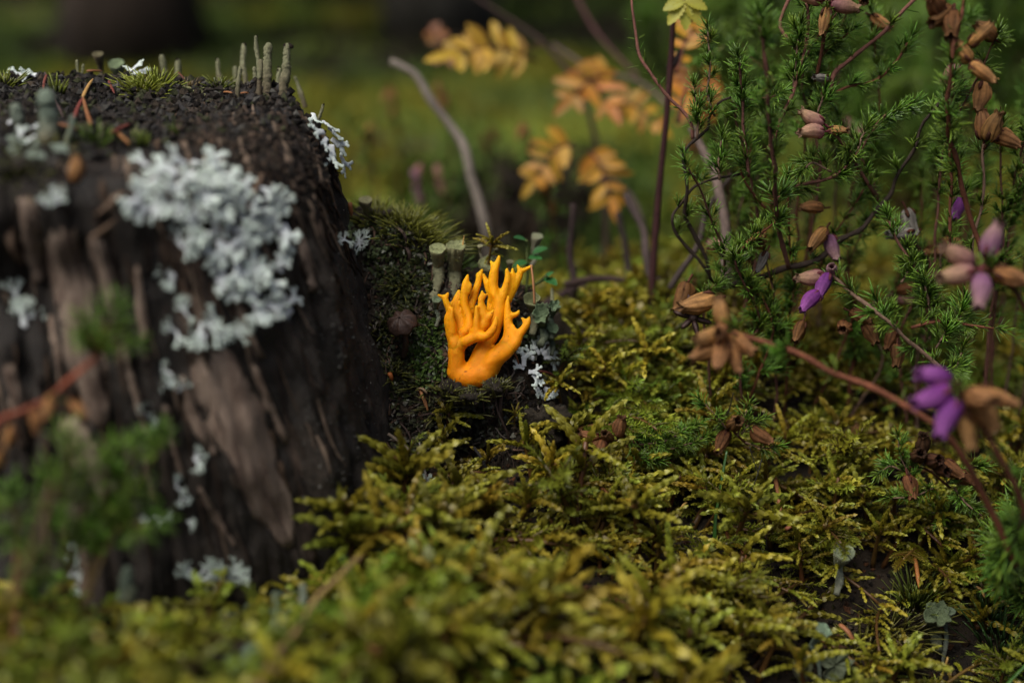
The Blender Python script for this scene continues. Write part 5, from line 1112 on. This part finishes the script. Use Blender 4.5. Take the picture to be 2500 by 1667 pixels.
for a in [((60,1560,-.74),(55,1400,-.8),(40,1230,-.8)),((200,1500,-.76),(250,1300,-.72),(270,1120,-.74)),((200,1480,-.76),(310,1250,-.72),(385,1085,-.73)),((180,1400,-.72),(160,1250,-.74),(165,1090,-.8)),((210,1440,-.7),(280,1250,-.72),(325,1100,-.73)),((80,1500,-.74),(110,1350,-.8),(120,1180,-.8)),((210,1400,-.72),(300,1290,-.73),(360,1275,-.73)),((150,1450,-.72),(190,1330,-.72),(215,1200,-.73))]:
    h.branch(a, (6,4), np.array([.09,.06,.02]), .05, .9, .3, .1)
o = mb_add_tube(MB(), smooth_path([hit(30,1660,'ground')[0], W(38,1480,-.76), W(42,1300,-.76)], 12), np.linspace(.009, .006, 12), 8, col=(.14,.06,.022)).build('dry_twig', MT['bark'], None, hit(30,1660,'ground')[0]); tag(o, 'bare orange brown stem standing in the blurred moss', 'stem')
# ------------------------------------------------------------------ seedlings with autumn leaves
def leaflet(mb, p, x, n, L, Wd, c0, c1, seed=0, teeth=7):
    """toothed leaflet from p along x, upper side n"""
    x = nrm(x); n = nrm(n-x*np.dot(n, x)); y = np.cross(n, x); k = teeth*2+1; s = np.linspace(0, 1, k); w = Wd*.5*np.sin(np.pi*np.clip(s*.93+.05, 0, 1))**.8*(1+.16*((np.arange(k) % 2)*2-1))
    w[0] = Wd*.05; w[-1] = 0; drop_ = -.12*L*s**2; mid = p+np.outer(s*L, x)+np.outer(drop_, n)
    v = np.vstack([mid, mid+np.outer(w, y)+np.outer(w*.3, n), mid-np.outer(w, y)+np.outer(w*.3, n)]); i = np.arange(k-1)
    q = np.vstack([np.column_stack([i, i+1, i+1+k, i+k]), np.column_stack([i+1, i, i+2*k, i+1+2*k])]); f = np.tile(np.abs(np.concatenate([s*0, s*0+1, s*0+1]))[:, None], 1)
    c = np.array(c0)*(1-f)+np.array(c1)*f; mb.add(v, None, q, c*(1+.2*vnoise(v, 12, seed))[:, None])
def compound(t, p0, p1, n, L, Wd, c0, c1, up, stem_col=(.10,.03,.02)):
    """feather-shaped leaf: rachis with paired leaflets; a part of seedling t"""
    P = smooth_path([p0, (p0+p1)/2+np.array([0, 0, .03]), p1], 12); mb = mb_add_tube(MB(), P, np.linspace(.006, .003, 12), 6, col=stem_col); o = mb.build('leaf', MT['bark'], t); T, N, B = frames(P)
    up = nrm(np.asarray(up, float))
    for i in range(n):
        j = int(2+9*i/(n-1)); x = T[j]; y = nrm(np.cross(up, x))
        for s in (-1, 1):
            mb = MB(); leaflet(mb, P[j], x*random.uniform(.2, .8)+y*s+up*random.uniform(-.4, .35), up+y*s*random.uniform(-.6, .6), L*np.interp(i, [0, n/2, n], [.8, 1, .7])*random.uniform(.65, 1.15), Wd*random.uniform(.75, 1.2), np.array(c0)*random.uniform(.8, 1.2), np.array(c1)*random.uniform(.8, 1.2), i); mb.build('leaflet', MT['autumn'], o)
    mb = MB(); leaflet(mb, P[-1], T[-1], up, L, Wd, c0, c1, 3); mb.build('leaflet', MT['autumn'], o)
YL, YD, OR, OD = (.46,.31,.02), (.44,.23,.02), (.46,.21,.022), (.42,.15,.025)
def stem(t, pts, r, col, world=False, name='stem'):
    P = smooth_path([W(*p) for p in pts], 26); return mb_add_tube(MB(), P, np.linspace(r[0], r[1], 26)/1000*.68*(1+.12*vnoise(P, 20, 2)), 9, col=col).build(name, MT['bark'], t)
t = thing('rowan_seedling', W(1590,760,.45), 'seedling with a dark red upright stem and a yellow green toothed leaf on top', 'seedling')
stem(t, [(1588,770,.45),(1595,650,.42),(1608,480,.38),(1628,280,.32),(1640,120,.28),(1645,20,.25)], (17,10), (.045,.014,.014))
for a in range(5):
    ang = [2.75,2.2,1.55,1.0,.35][a]; mb = MB(); leaflet(mb, W(1672,2,.2), pdir(math.cos(ang), math.sin(ang), -.15), nrm(UPV*.5-FWD), .078*(1 if a in (1,2,3) else .8), .036, (.38,.38,.05), (.36,.33,.04), a); mb.build('leaflet', MT['autumn'], t)
mb = mb_add_tube(MB(), smooth_path([W(1644,30,.25), W(1660,10,.22), W(1672,2,.2)], 6), .004, 6, col=(.1,.03,.02)); mb.build('leaf_stalk', MT['bark'], t)
mb = mb_add_tube(MB(), smooth_path([W(1632,170,.3), W(1648,150,.29), W(1662,120,.29)], 6), [.01,.011,.01,.008,.005,.002], 7, col=(.02,.012,.012)); mb.build('bud', MT['bark'], t)
compound(t, W(1655,300,.55), W(1690,190,.6), 5, .085, .034, OR, OD, (0,-.6,.7)); compound(t, W(1650,180,.55), W(1700,70,.62), 5, .07, .028, YD, OR, (0,-.6,.7))
t = thing('rowan_seedling', W(1450,690,1.1), 'thin twiggy seedling with feathery yellow and orange leaves behind the fungus', 'seedling')
stem(t, [(1460,720,1.1),(1480,560,1.1),(1465,400,1.15),(1420,230,1.2),(1330,110,1.25),(1200,20,1.3),(1140,-20,1.3)], (16,9), (.06,.035,.028))
stem(t, [(1640,265,1.0),(1560,200,1.1),(1450,170,1.15),(1350,110,1.25)], (10,8), (.13,.09,.075)); stem(t, [(1330,110,1.25),(1250,130,1.15),(1150,150,1.1),(1060,110,1.05)], (9,5), (.10,.055,.02))
stem(t, [(1400,-20,1.3),(1450,70,1.25),(1500,130,1.2),(1560,190,1.1)], (12,9), (.07,.03,.028)); stem(t, [(1470,420,1.0),(1540,480,1.0),(1570,560,1.0)], (12,14), (.12,.09,.075)); stem(t, [(1470,420,1.1),(1430,370,1.0),(1400,360,.95)], (8,6), (.08,.05,.035))
compound(t, W(1310,150,1.12), W(1120,130,1.0), 8, .115, .036, YL, YD, (0,-.75,.6)); compound(t, W(1390,170,1.15), W(1480,250,1.0), 5, .10, .034, OR, OD, (0,-.8,.5)); compound(t, W(1500,190,1.1), W(1400,235,1.0), 4, .095, .034, OR, YD, (0,-.8,.5))
compound(t, W(1490,260,1.05), W(1600,300,1.0), 5, .07, .028, YD, YD, (0,-.7,.6)); compound(t, W(1400,350,1.0), W(1310,430,.95), 6, .085, .03, YD, YD, (0,-.8,.5)); compound(t, W(1440,370,1.0), W(1490,480,.92), 6, .09, .03, OR, YD, (0,-.9,.4)); compound(t, W(1040,80,1.4), W(1090,130,1.3), 3, .06, .035, (.3,.13,.04), (.2,.08,.03), (0,-.7,.6))
compound(t, W(1760,200,1.2), W(1690,250,1.1), 4, .10, .036, OR, OD, (0,-.8,.5))
# ------------------------------------------------------------------ twigs and sticks
def stick(pts, r, col, label, name='twig', m='bark', cat='twig', group=None, n=9, flat=1.0, world=False):
    P = np.array([W(*p) if not world else p for p in pts]); k = max(14, len(P)*7); Pp = smooth_path(P, k); Pp = Pp+np.column_stack([vnoise(Pp, 9, 1), vnoise(Pp, 9, 2), vnoise(Pp, 9, 3)])*r[0]*.0012; R = np.linspace(r[0], r[1], k)/1000*(1+.1*vnoise(Pp, 25, 2))
    o = mb_add_tube(MB(), Pp, R, n, flat, col=np.array(col)*(1+.3*vnoise(np.vstack([np.repeat(Pp, n, 0), Pp[:1], Pp[-1:]]), 14, 7))[:, None]*np.ones(3)).build(name, MT[m], None, Pp[0]); return tag(o, label, cat, group)
stick([(1205,700,1.0),(1190,560,.95),(1165,460,.92),(1140,370,.9),(1085,270,.9),(1010,190,.9),(945,142,.9)], (17,11), (.24,.205,.17), 'grey bent dead twig rising behind the bank')
t_ = stick([(1770,690,.3),(1772,560,.32),(1755,450,.34),(1730,390,.36),(1690,320,.38)], (15,11), (.17,.125,.105), 'pale grey stick standing behind the dark heather branch')
stick([(1400,760,.55),(1402,640,.55),(1403,500,.55)], (13,9), (.028,.016,.014), 'short dark upright stick with a blunt end behind the moss ridge')
stick([(1528,740,.7),(1525,650,.7),(1515,520,.72)], (14,9), (.03,.02,.017), 'dark blurred stick behind the moss ridge')
stick([(1600,730,.5),(1585,640,.5),(1570,560,.52),(1530,470,.55)], (13,9), (.07,.05,.045), 'brown grey stick beside the dark red seedling stem')
stick([(1640,700,.35),(1700,610,.35),(1730,520,.36),(1790,430,.38)], (9,6), (.055,.04,.035), 'thin brown twig crossing behind the heather')
stick([(1380,700,.5),(1470,690,.52),(1560,700,.5),(1620,690,.5)], (11,8), (.035,.02,.017), 'fallen dark brown twig lying behind the moss ridge')
stick([(1330,740,.6),(1400,700,.62),(1460,720,.6)], (13,10), (.04,.022,.022), 'stubby purple brown twig on the moss ridge')
def on_surface(px, py, up=.012, which='any'): 
    p, n = hit(px, py, which); return p+n*up+np.array([0, -.005, .006])
# bend: grass straw and splinters near the lens
stick([(610,1700,-.9),(700,1570,-.8),(780,1460,-.68),(850,1385,-.58),(880,1365,-.55)], (7,5), (.20,.135,.055), 'beige dry grass straw lying across the moss below the stump', 'grass_straw', 'straw', 'grass')
stick([(1085,1510,-.45),(1105,1570,-.5),(1140,1690,-.55)], (7,6), (.20,.075,.03), 'reddish dry stalk sticking out of the blurred moss', 'dry_stalk', 'straw', 'stalk')
stick([(1445,1500,-.35),(1440,1580,-.38),(1425,1660,-.42)], (13,11), (.085,.045,.03), 'brown blurred stem in the moss', 'dry_twig', 'bark', 'stem')
stick([(1625,1530,-.3),(1640,1600,-.33),(1650,1700,-.36)], (15,12), (.045,.022,.017), 'dark brown blurred stem in the moss beside the bare soil', 'dry_twig', 'bark', 'stem')
stick([(1059,1140,-.06),(1120,1176,-.07),(1178,1217,-.07)], (4.5,6.5), (.30,.18,.07), 'beige splinter with a red tip lying over the moss', 'wood_splinter', 'straw', 'splinter', flat=.6)
stick([(947,1061,-.06),(985,1090,-.08),(1005,1112,-.09),(1050,1128,-.08)], (4,5), (.15,.12,.09), 'thin pale twig leaning on the moss stem', 'twig', 'bark')
stick([(820,1030,-.12),(888,1098,-.12),(971,1140,-.1),(1045,1135,-.07),(1075,1085,-.06)], (5,6), (.13,.12,.02), 'long bare green moss stem curving in front of the stump', 'moss_strand', 'moss', 'moss')
stick([(1022,1080,-.08),(1035,1140,-.1),(1048,1210,-.1),(1060,1300,-.12)], (2,2.5), (.22,.21,.19), 'grey hair-thin stalk hanging in the moss', 'hair_stalk', 'straw', 'stalk')
stick([(560,1310,-.3),(600,1345,-.3),(670,1360,-.28)], (5,7), (.16,.16,.04), 'yellow green moss stem leaning on the foot of the stump', 'moss_strand', 'moss', 'moss')
stick([(770,1255,-.3),(790,1300,-.3),(820,1350,-.28)], (4,6), (.13,.14,.03), 'green moss stem standing beside the foot of the stump', 'moss_strand', 'moss', 'moss')
stick([(1155,1090,-.03),(1180,1130,-.04),(1190,1180,-.05)], (4,3), (.02,.018,.018), 'black rootlet hanging in the hollow', 'rootlet', 'bark', 'root')
stick([(20,1480,-1.05),(90,1300,-1.05),(125,1180,-1.05)], (4,3.5), (.15,.09,.045), 'tan blurred stalk leaning in front of the stump', 'dry_stalk', 'straw', 'stalk')
# pine needles
def needle(a, b, r, col, label, up=.014, which='any', sag=.01, group=None):
    A, B = on_surface(*a, up, which), on_surface(*b, up, which); mid = (A+B)/2+np.array([0, -.004, sag]); P = smooth_path([A, mid, B], 12)
    o = mb_add_tube(MB(), P, np.interp(np.linspace(0, 1, 12), [0, .1, .8, 1], [.6, 1, .9, .25])*r/1000, 6, .65, col=col).build('pine_needle', MT['straw'], None, A); return tag(o, label, 'pine needle', group)
NO, NR, NY = (.23,.095,.035), (.14,.035,.022), (.34,.20,.06)
for a, b, r, c, lb, w in [((185,305),(205,250),5,NR,'dark red pine needle standing on the stump top','stump'),((205,250),(229,205),5,NY,'yellow curled pine needle tip on the stump top','stump'),((222,318),(206,248),4,NO,'orange pine needle crossing the red one on the stump top','stump'),((262,342),(330,312),5,NR,'dark red pine needle lying above the big lichen','stump'),((288,338),(318,366),4.5,NO,'short orange pine needle above the big lichen','stump'),
    ((115,195),(112,230),4,NR,'thin red stalk on the far part of the stump top','stump'),((115,188),(160,300),3,(.10,.06,.055),'long grey brown pine needle across the stump top','stump'),((212,185),(262,183),5,NO,'flat orange bark flake on the far stump rim','stump'),((270,210),(285,240),4,NR,'two-pronged red needle on the black stump top','stump'),((457,180),(455,208),2.5,NR,'red moss capsule stalk on the stump top','stump'),
    ((545,237),(570,240),4,NO,'short orange needle beside the short lichen stalk','stump'),((590,240),(612,240),3.5,NO,'tiny orange needle in front of the tall lichen stalks','stump'),((140,315),(190,330),4,NO,'orange needle beside the stout lichen stalk','stump'),
    ((1022,952),(1046,965),4.5,(.2,.14,.08),'pale needle stub on the dark bank','ground'),((1030,955),(1045,1010),5,NO,'orange pine needle hanging on the dark bank','ground'),((848,500),(880,518),6,NO,'orange bark flake on the bank ledge','any'),((1250,868),(1263,900),3,NO,'thin orange needle touching the fungus foot','ground'),((1310,912),(1360,935),4,NR,'red brown needle below the pale lichen','ground'),((950,915),(960,935),7,(.32,.10,.02),'small orange bark fragment on the bank beside the stump','ground'),
    ((1872,1216),(1866,1312),6,NO,'upright orange pine needle in the sharp moss','ground'),((1774,1379),(1818,1442),5,NO,'slanting brown pine needle in the moss','ground'),((2199,1358),(2202,1482),6,(.36,.13,.03),'bright orange pine needle standing beside the long-haired moss','ground'),((2350,1450),(2366,1492),4.5,NY,'beige needle under the drooping moss','ground'),((2021,1560),(2056,1600),7,NO,'broad orange flake beside the trumpet lichen','ground'),
    ((912,1318),(932,1262),5,NO,'orange pine needle leaning on the foot of the stump','any'),((1855,1500),(1868,1525),4.5,NO,'short orange needle between the star mosses','ground'),((1630,1290),(1650,1268),3.5,NY,'beige needle on the bare dark soil','ground'),((2258,1640),(2268,1620),4,NY,'tiny beige needle on the dark soil','ground'),((1425,1110),(1475,1130),3.5,NO,'thin orange needle below the round seed bells','ground'),((1890,1332),(1912,1328),7,(.42,.14,.07),'salmon coloured flake on the star moss','ground')]:
    needle(a, b, r, c, lb, .075 if (w == 'ground' and a[1] > 1200) else .008, w, sag=.002 if w == 'stump' else .008)
o = stick([(1294,648,.02),(1299,690,.02),(1306,742,.03)], (4,6), (.33,.17,.07), 'pale orange needle stuck in the ring-shaped lichen cup', 'pine_needle', 'straw', 'pine needle', flat=.6)
stick([(1133,575,.09),(1131,590,.09),(1130,602,.09)], (1,4.5), (.42,.26,.07), 'yellow pointed needle tip above the wide goblet lichen', 'pine_needle', 'straw', 'pine needle', flat=.6)
stick([(1218,655,.05),(1216,670,.05),(1213,688,.05)], (1.5,4), (.35,.05,.03), 'small red needle tip behind the fungus', 'pine_needle', 'straw', 'pine needle', flat=.6)
# grass blade and black hairs
stick([(1776,1100,-.02),(1761,1193,-.03),(1747,1285,-.03),(1745,1405,-.02)], (3,5.5), (.035,.11,.015), 'single thin green grass blade standing in the moss', 'grass_stalk', 'green', 'grass', flat=.35)
stick([(2500,1620,-.15),(2470,1650,-.16),(2440,1690,-.18)], (4,5), (.05,.13,.02), 'green grass blade in the shaded corner of the moss', 'grass_stalk', 'green', 'grass', flat=.35)
for pts_ in [[(1860,1120,-.02),(1838,1190,-.03),(1803,1272,-.03)],[(1720,1165,-.02),(1732,1210,-.02),(1737,1220,-.02)],[(1848,1215,-.03),(1868,1290,-.03),(1872,1340,-.03)],[(2040,1322,-.12),(2062,1345,-.14),(2080,1370,-.13)],[(1830,1090,-.02),(1845,1140,-.02),(1852,1160,-.02)],[(1465,1140,-.02),(1462,1190,-.02),(1470,1230,-.02)],[(1820,1230,-.03),(1805,1290,-.03),(1780,1345,-.03)],[(1790,960,-.05),(1775,1010,-.03),(1740,1050,-.01)]]:
    stick(pts_, (1.3,1.0), (.008,.007,.006), 'fine black hair standing in the moss', 'black_hair', 'dark', 'hair', 'black hairs in the moss', n=5)
# ------------------------------------------------------------------ bilberry leaves, brown mushroom, drops, soil lump
t = thing('bilberry_sprig', W(1300,690,.2), 'small bilberry sprig with oval green leaves behind the fungus', 'sprig')
mb_add_tube(MB(), smooth_path([W(1285,720,.2), W(1288,650,.2), W(1285,585,.2)], 8), .004, 6, col=(.06,.08,.02)).build('stem', MT['bark'], t); mb_add_tube(MB(), smooth_path([W(1288,700,.2), W(1315,690,.18), W(1335,672,.17)], 8), .004, 6, col=(.06,.08,.02)).build('stem', MT['bark'], t)
for p, dr in [((1288,590,.2),(-.8,-.3,-.5)),((1286,630,.2),(.9,.0,-.4)),((1290,640,.2),(-.9,.2,-.3)),((1325,690,.18),(.5,-.6,-.4)),((1330,680,.17),(.6,.3,-.5)),((1300,620,.2),(.8,-.4,0))]:
    mb = MB(); leaflet(mb, W(*p), pdir(*dr), nrm(UPV-.6*FWD), .042, .03, (.03,.12,.03), (.035,.14,.035), 1, 5); mb.build('leaf', MT['green'], t)
p = W(985,872,.03); t = thing('brown_mushroom', p, 'small shrivelled dark brown mushroom on the bank beside the fungus', 'mushroom')
mb_add_tube(MB(), smooth_path([p, W(990,840,.0), W(985,795,-.02)], 12), np.linspace(.007, .009, 12), 9, col=(.035,.02,.014)).build('stem', MT['brown'], t)
pr = [(.003,.016),(.016,.015),(.028,.008),(.037,-.004),(.038,-.010),(.03,-.006),(.018,-.004),(.006,-.004)]; v, q = lathe(pr, 36); a = np.arctan2(v[:, 1], v[:, 0]); v[:, 2] += .006*np.sin(a*7)*np.hypot(v[:, 0], v[:, 1])/.038+.002*np.sin(a*18)*np.hypot(v[:, 0], v[:, 1])/.038
mb = MB(); mb.add(v@basis(nrm(np.array([-.25,-.5,.8]))).T+W(980,785,-.02), None, q, np.array([.05,.028,.02])*(1+.3*np.sin(a*18))[:, None]); mb.build('cap', MT['brown'], t)
p, n = hit(1330, 1050, 'ground'); mb = MB(); v, f, q = BLOBF; v = v*np.array([.06, .05, .075]); v = v*.85*(1+.5*fbm(v, 40, 5, 2))[:, None]; mb.add(v+p, f, q, (.04,.032,.022)); o = mb.build('soil_clod', MT['rot'], None, p); tag(o, 'grey brown crumbly soil lump beside the hollow under the fungus', 'soil lump')
p, n = hit(960, 512, 'ground'); mb = MB(); v = BLOBF[0]*np.array([.07, .04, .035]); v = v*.75*(1+.55*fbm(v, 40, 5, 12))[:, None]; mb.add(v+p, f, q, (.022,.017,.012)); o = mb.build('wood_clod', MT['rot'], None, p); tag(o, 'black rotten wood lump on the bank ledge', 'wood lump')
for q_, lb, sc_ in [((1098,948),'dark humus lump against the foot of the fungus',1.0),((1150,962),'black humus lump below the fungus base',1.1),((1205,944),'dark humus lump beside the pale lichen fronds',.9)]:
    p = W(q_[0], q_[1]+4, -.03); v, f, q = BLOBF; v = v*np.array([.026, .026, .020])*sc_; v = v*(1+.6*fbm(v, 55, 5, q_[0]))[:, None]; mb = MB(); mb.add(v+p, f, q, (.024,.019,.014)); tag(mb.build('humus_lump', MT['rot'], None, p), lb, 'soil lump')
for px, py in [(1696,1165),(1700,1342),(1840,1270),(1965,1240),(2080,1370),(2010,1355),(1930,1477),(1802,1468),(1702,1520),(2166,1354),(2187,1368),(1512,1178),(1530,1180),(1514,1195),(1400,1262),(1775,1295),(1590,1152),(1976,1390)]:
    p, n = hit(px, py, 'ground'); p = p+np.array([0, -.06, .075]); px2, py2, d = proj(p[None]); v, f, q = BLOBF
    mb = MB(); mb.add(p+v*np.array([.0042, .0042, .005]), f, q); o = mb.build('water_drop', MT['water'], None, p); tag(o, 'tiny clear water drop hanging in the moss', 'water drop', 'water drops in the moss')
# ------------------------------------------------------------------ far ground cover and far sprigs
def far_cover(n, y0, y1, name, label, cols, Ls, seed):
    r = np.random.default_rng(seed); Y = r.uniform(y0, y1, n); X = r.uniform(-1, 1, n)*(Y*.42+.4); z = ground_h(np.column_stack([X, Y])); P = np.column_stack([X, Y, z])
    m = fbm(P*[1, 1, 0], 1.1, 3, 61); idx = np.clip(((m+.7)/1.4*len(cols)).astype(int), 0, len(cols)-1); c = np.array(cols)[idx]*r.uniform(.6, 1.4, (n, 1))
    D = nrm(r.normal(0, .7, (n, 3))+[0, 0, .8]); v, f, cc = leaves(L_BLADE, P-[0, 0, .03], D, r.normal(0, 1, (n, 3)), r.uniform(.6, 1.3, n)*Ls, Ls*.28, None, c*.7, c*1.15); mb = MB(); mb.add(v, f, None, cc); return tag(mb.build(name, MT['farmoss']), label, 'moss', None, 'stuff')
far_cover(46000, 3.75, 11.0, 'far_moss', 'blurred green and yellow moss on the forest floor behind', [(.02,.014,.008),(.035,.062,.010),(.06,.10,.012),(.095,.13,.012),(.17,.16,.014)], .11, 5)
far_cover(9000, 10.5, 18, 'far_shade_cover', 'low growth under the far trees, coloured dark to stand for tree shade', [(.012,.010,.006),(.018,.018,.006),(.012,.009,.007),(.02,.028,.008)], .22, 6)  # shade beneath the far trees is put into these dark blade colours
LB2 = 'blurred heather sprig with dried bells on the mossy floor behind'
for px, py, d, kd in [(890,320,1.5,'tan'),(955,240,1.8,'tan'),(1050,425,1.3,'pink'),(1025,440,1.3,'lilac'),(1290,320,1.4,'tan'),(1080,210,1.7,'tan'),(1700,330,1.2,'tan'),(2080,310,.9,'pink'),(1330,470,1.0,'brown'),(1200,330,1.6,'brown')]:
    b = W(px, py, d); g, _ = drop(b[0], b[1]); h = Heather(g, LB2, 'blurred heather sprigs behind', 'heather_sprig'); L = np.linalg.norm(b-g)
    h.branch([g-np.array([0, 0, .02]), (g+b)/2+np.array([.03, 0, 0]), b], (6,4), random.choice([BK_TAN, BK_RED])*.7, .06, .5, .3, .4, False, world=True)
    for q in range(3): h.bell(b+np.array([random.uniform(-.03, .03), 0, random.uniform(-.04, .04)]), nrm(np.array([random.uniform(-.6, .6), -.3, -1])), kd, .048)
LB3 = 'dark blurred heather clump on the forest floor behind the thicket'
for i in range(26):
    y = random.uniform(4.6, 8.5); x = random.uniform(.25, 1)*(y*.40); g = np.array([x, y, ground_h(np.array([[x, y]]))[0]])
    h = Heather(g, LB3, 'dark heather clumps behind the thicket', 'heather_clump'); n = 5
    for q in range(n):
        a = random.uniform(0, 6.28); e = g+np.array([math.cos(a)*random.uniform(.05, .3), math.sin(a)*.2, random.uniform(.35, .85)])
        h.branch([g-np.array([0, 0, .03]), (g+e)/2+np.array([math.cos(a)*.05, 0, .05]), e], (9,5), random.choice([BK_TAN, BK_RED, BK_DARK])*.7, .10, .42, .2, .2, world=True)
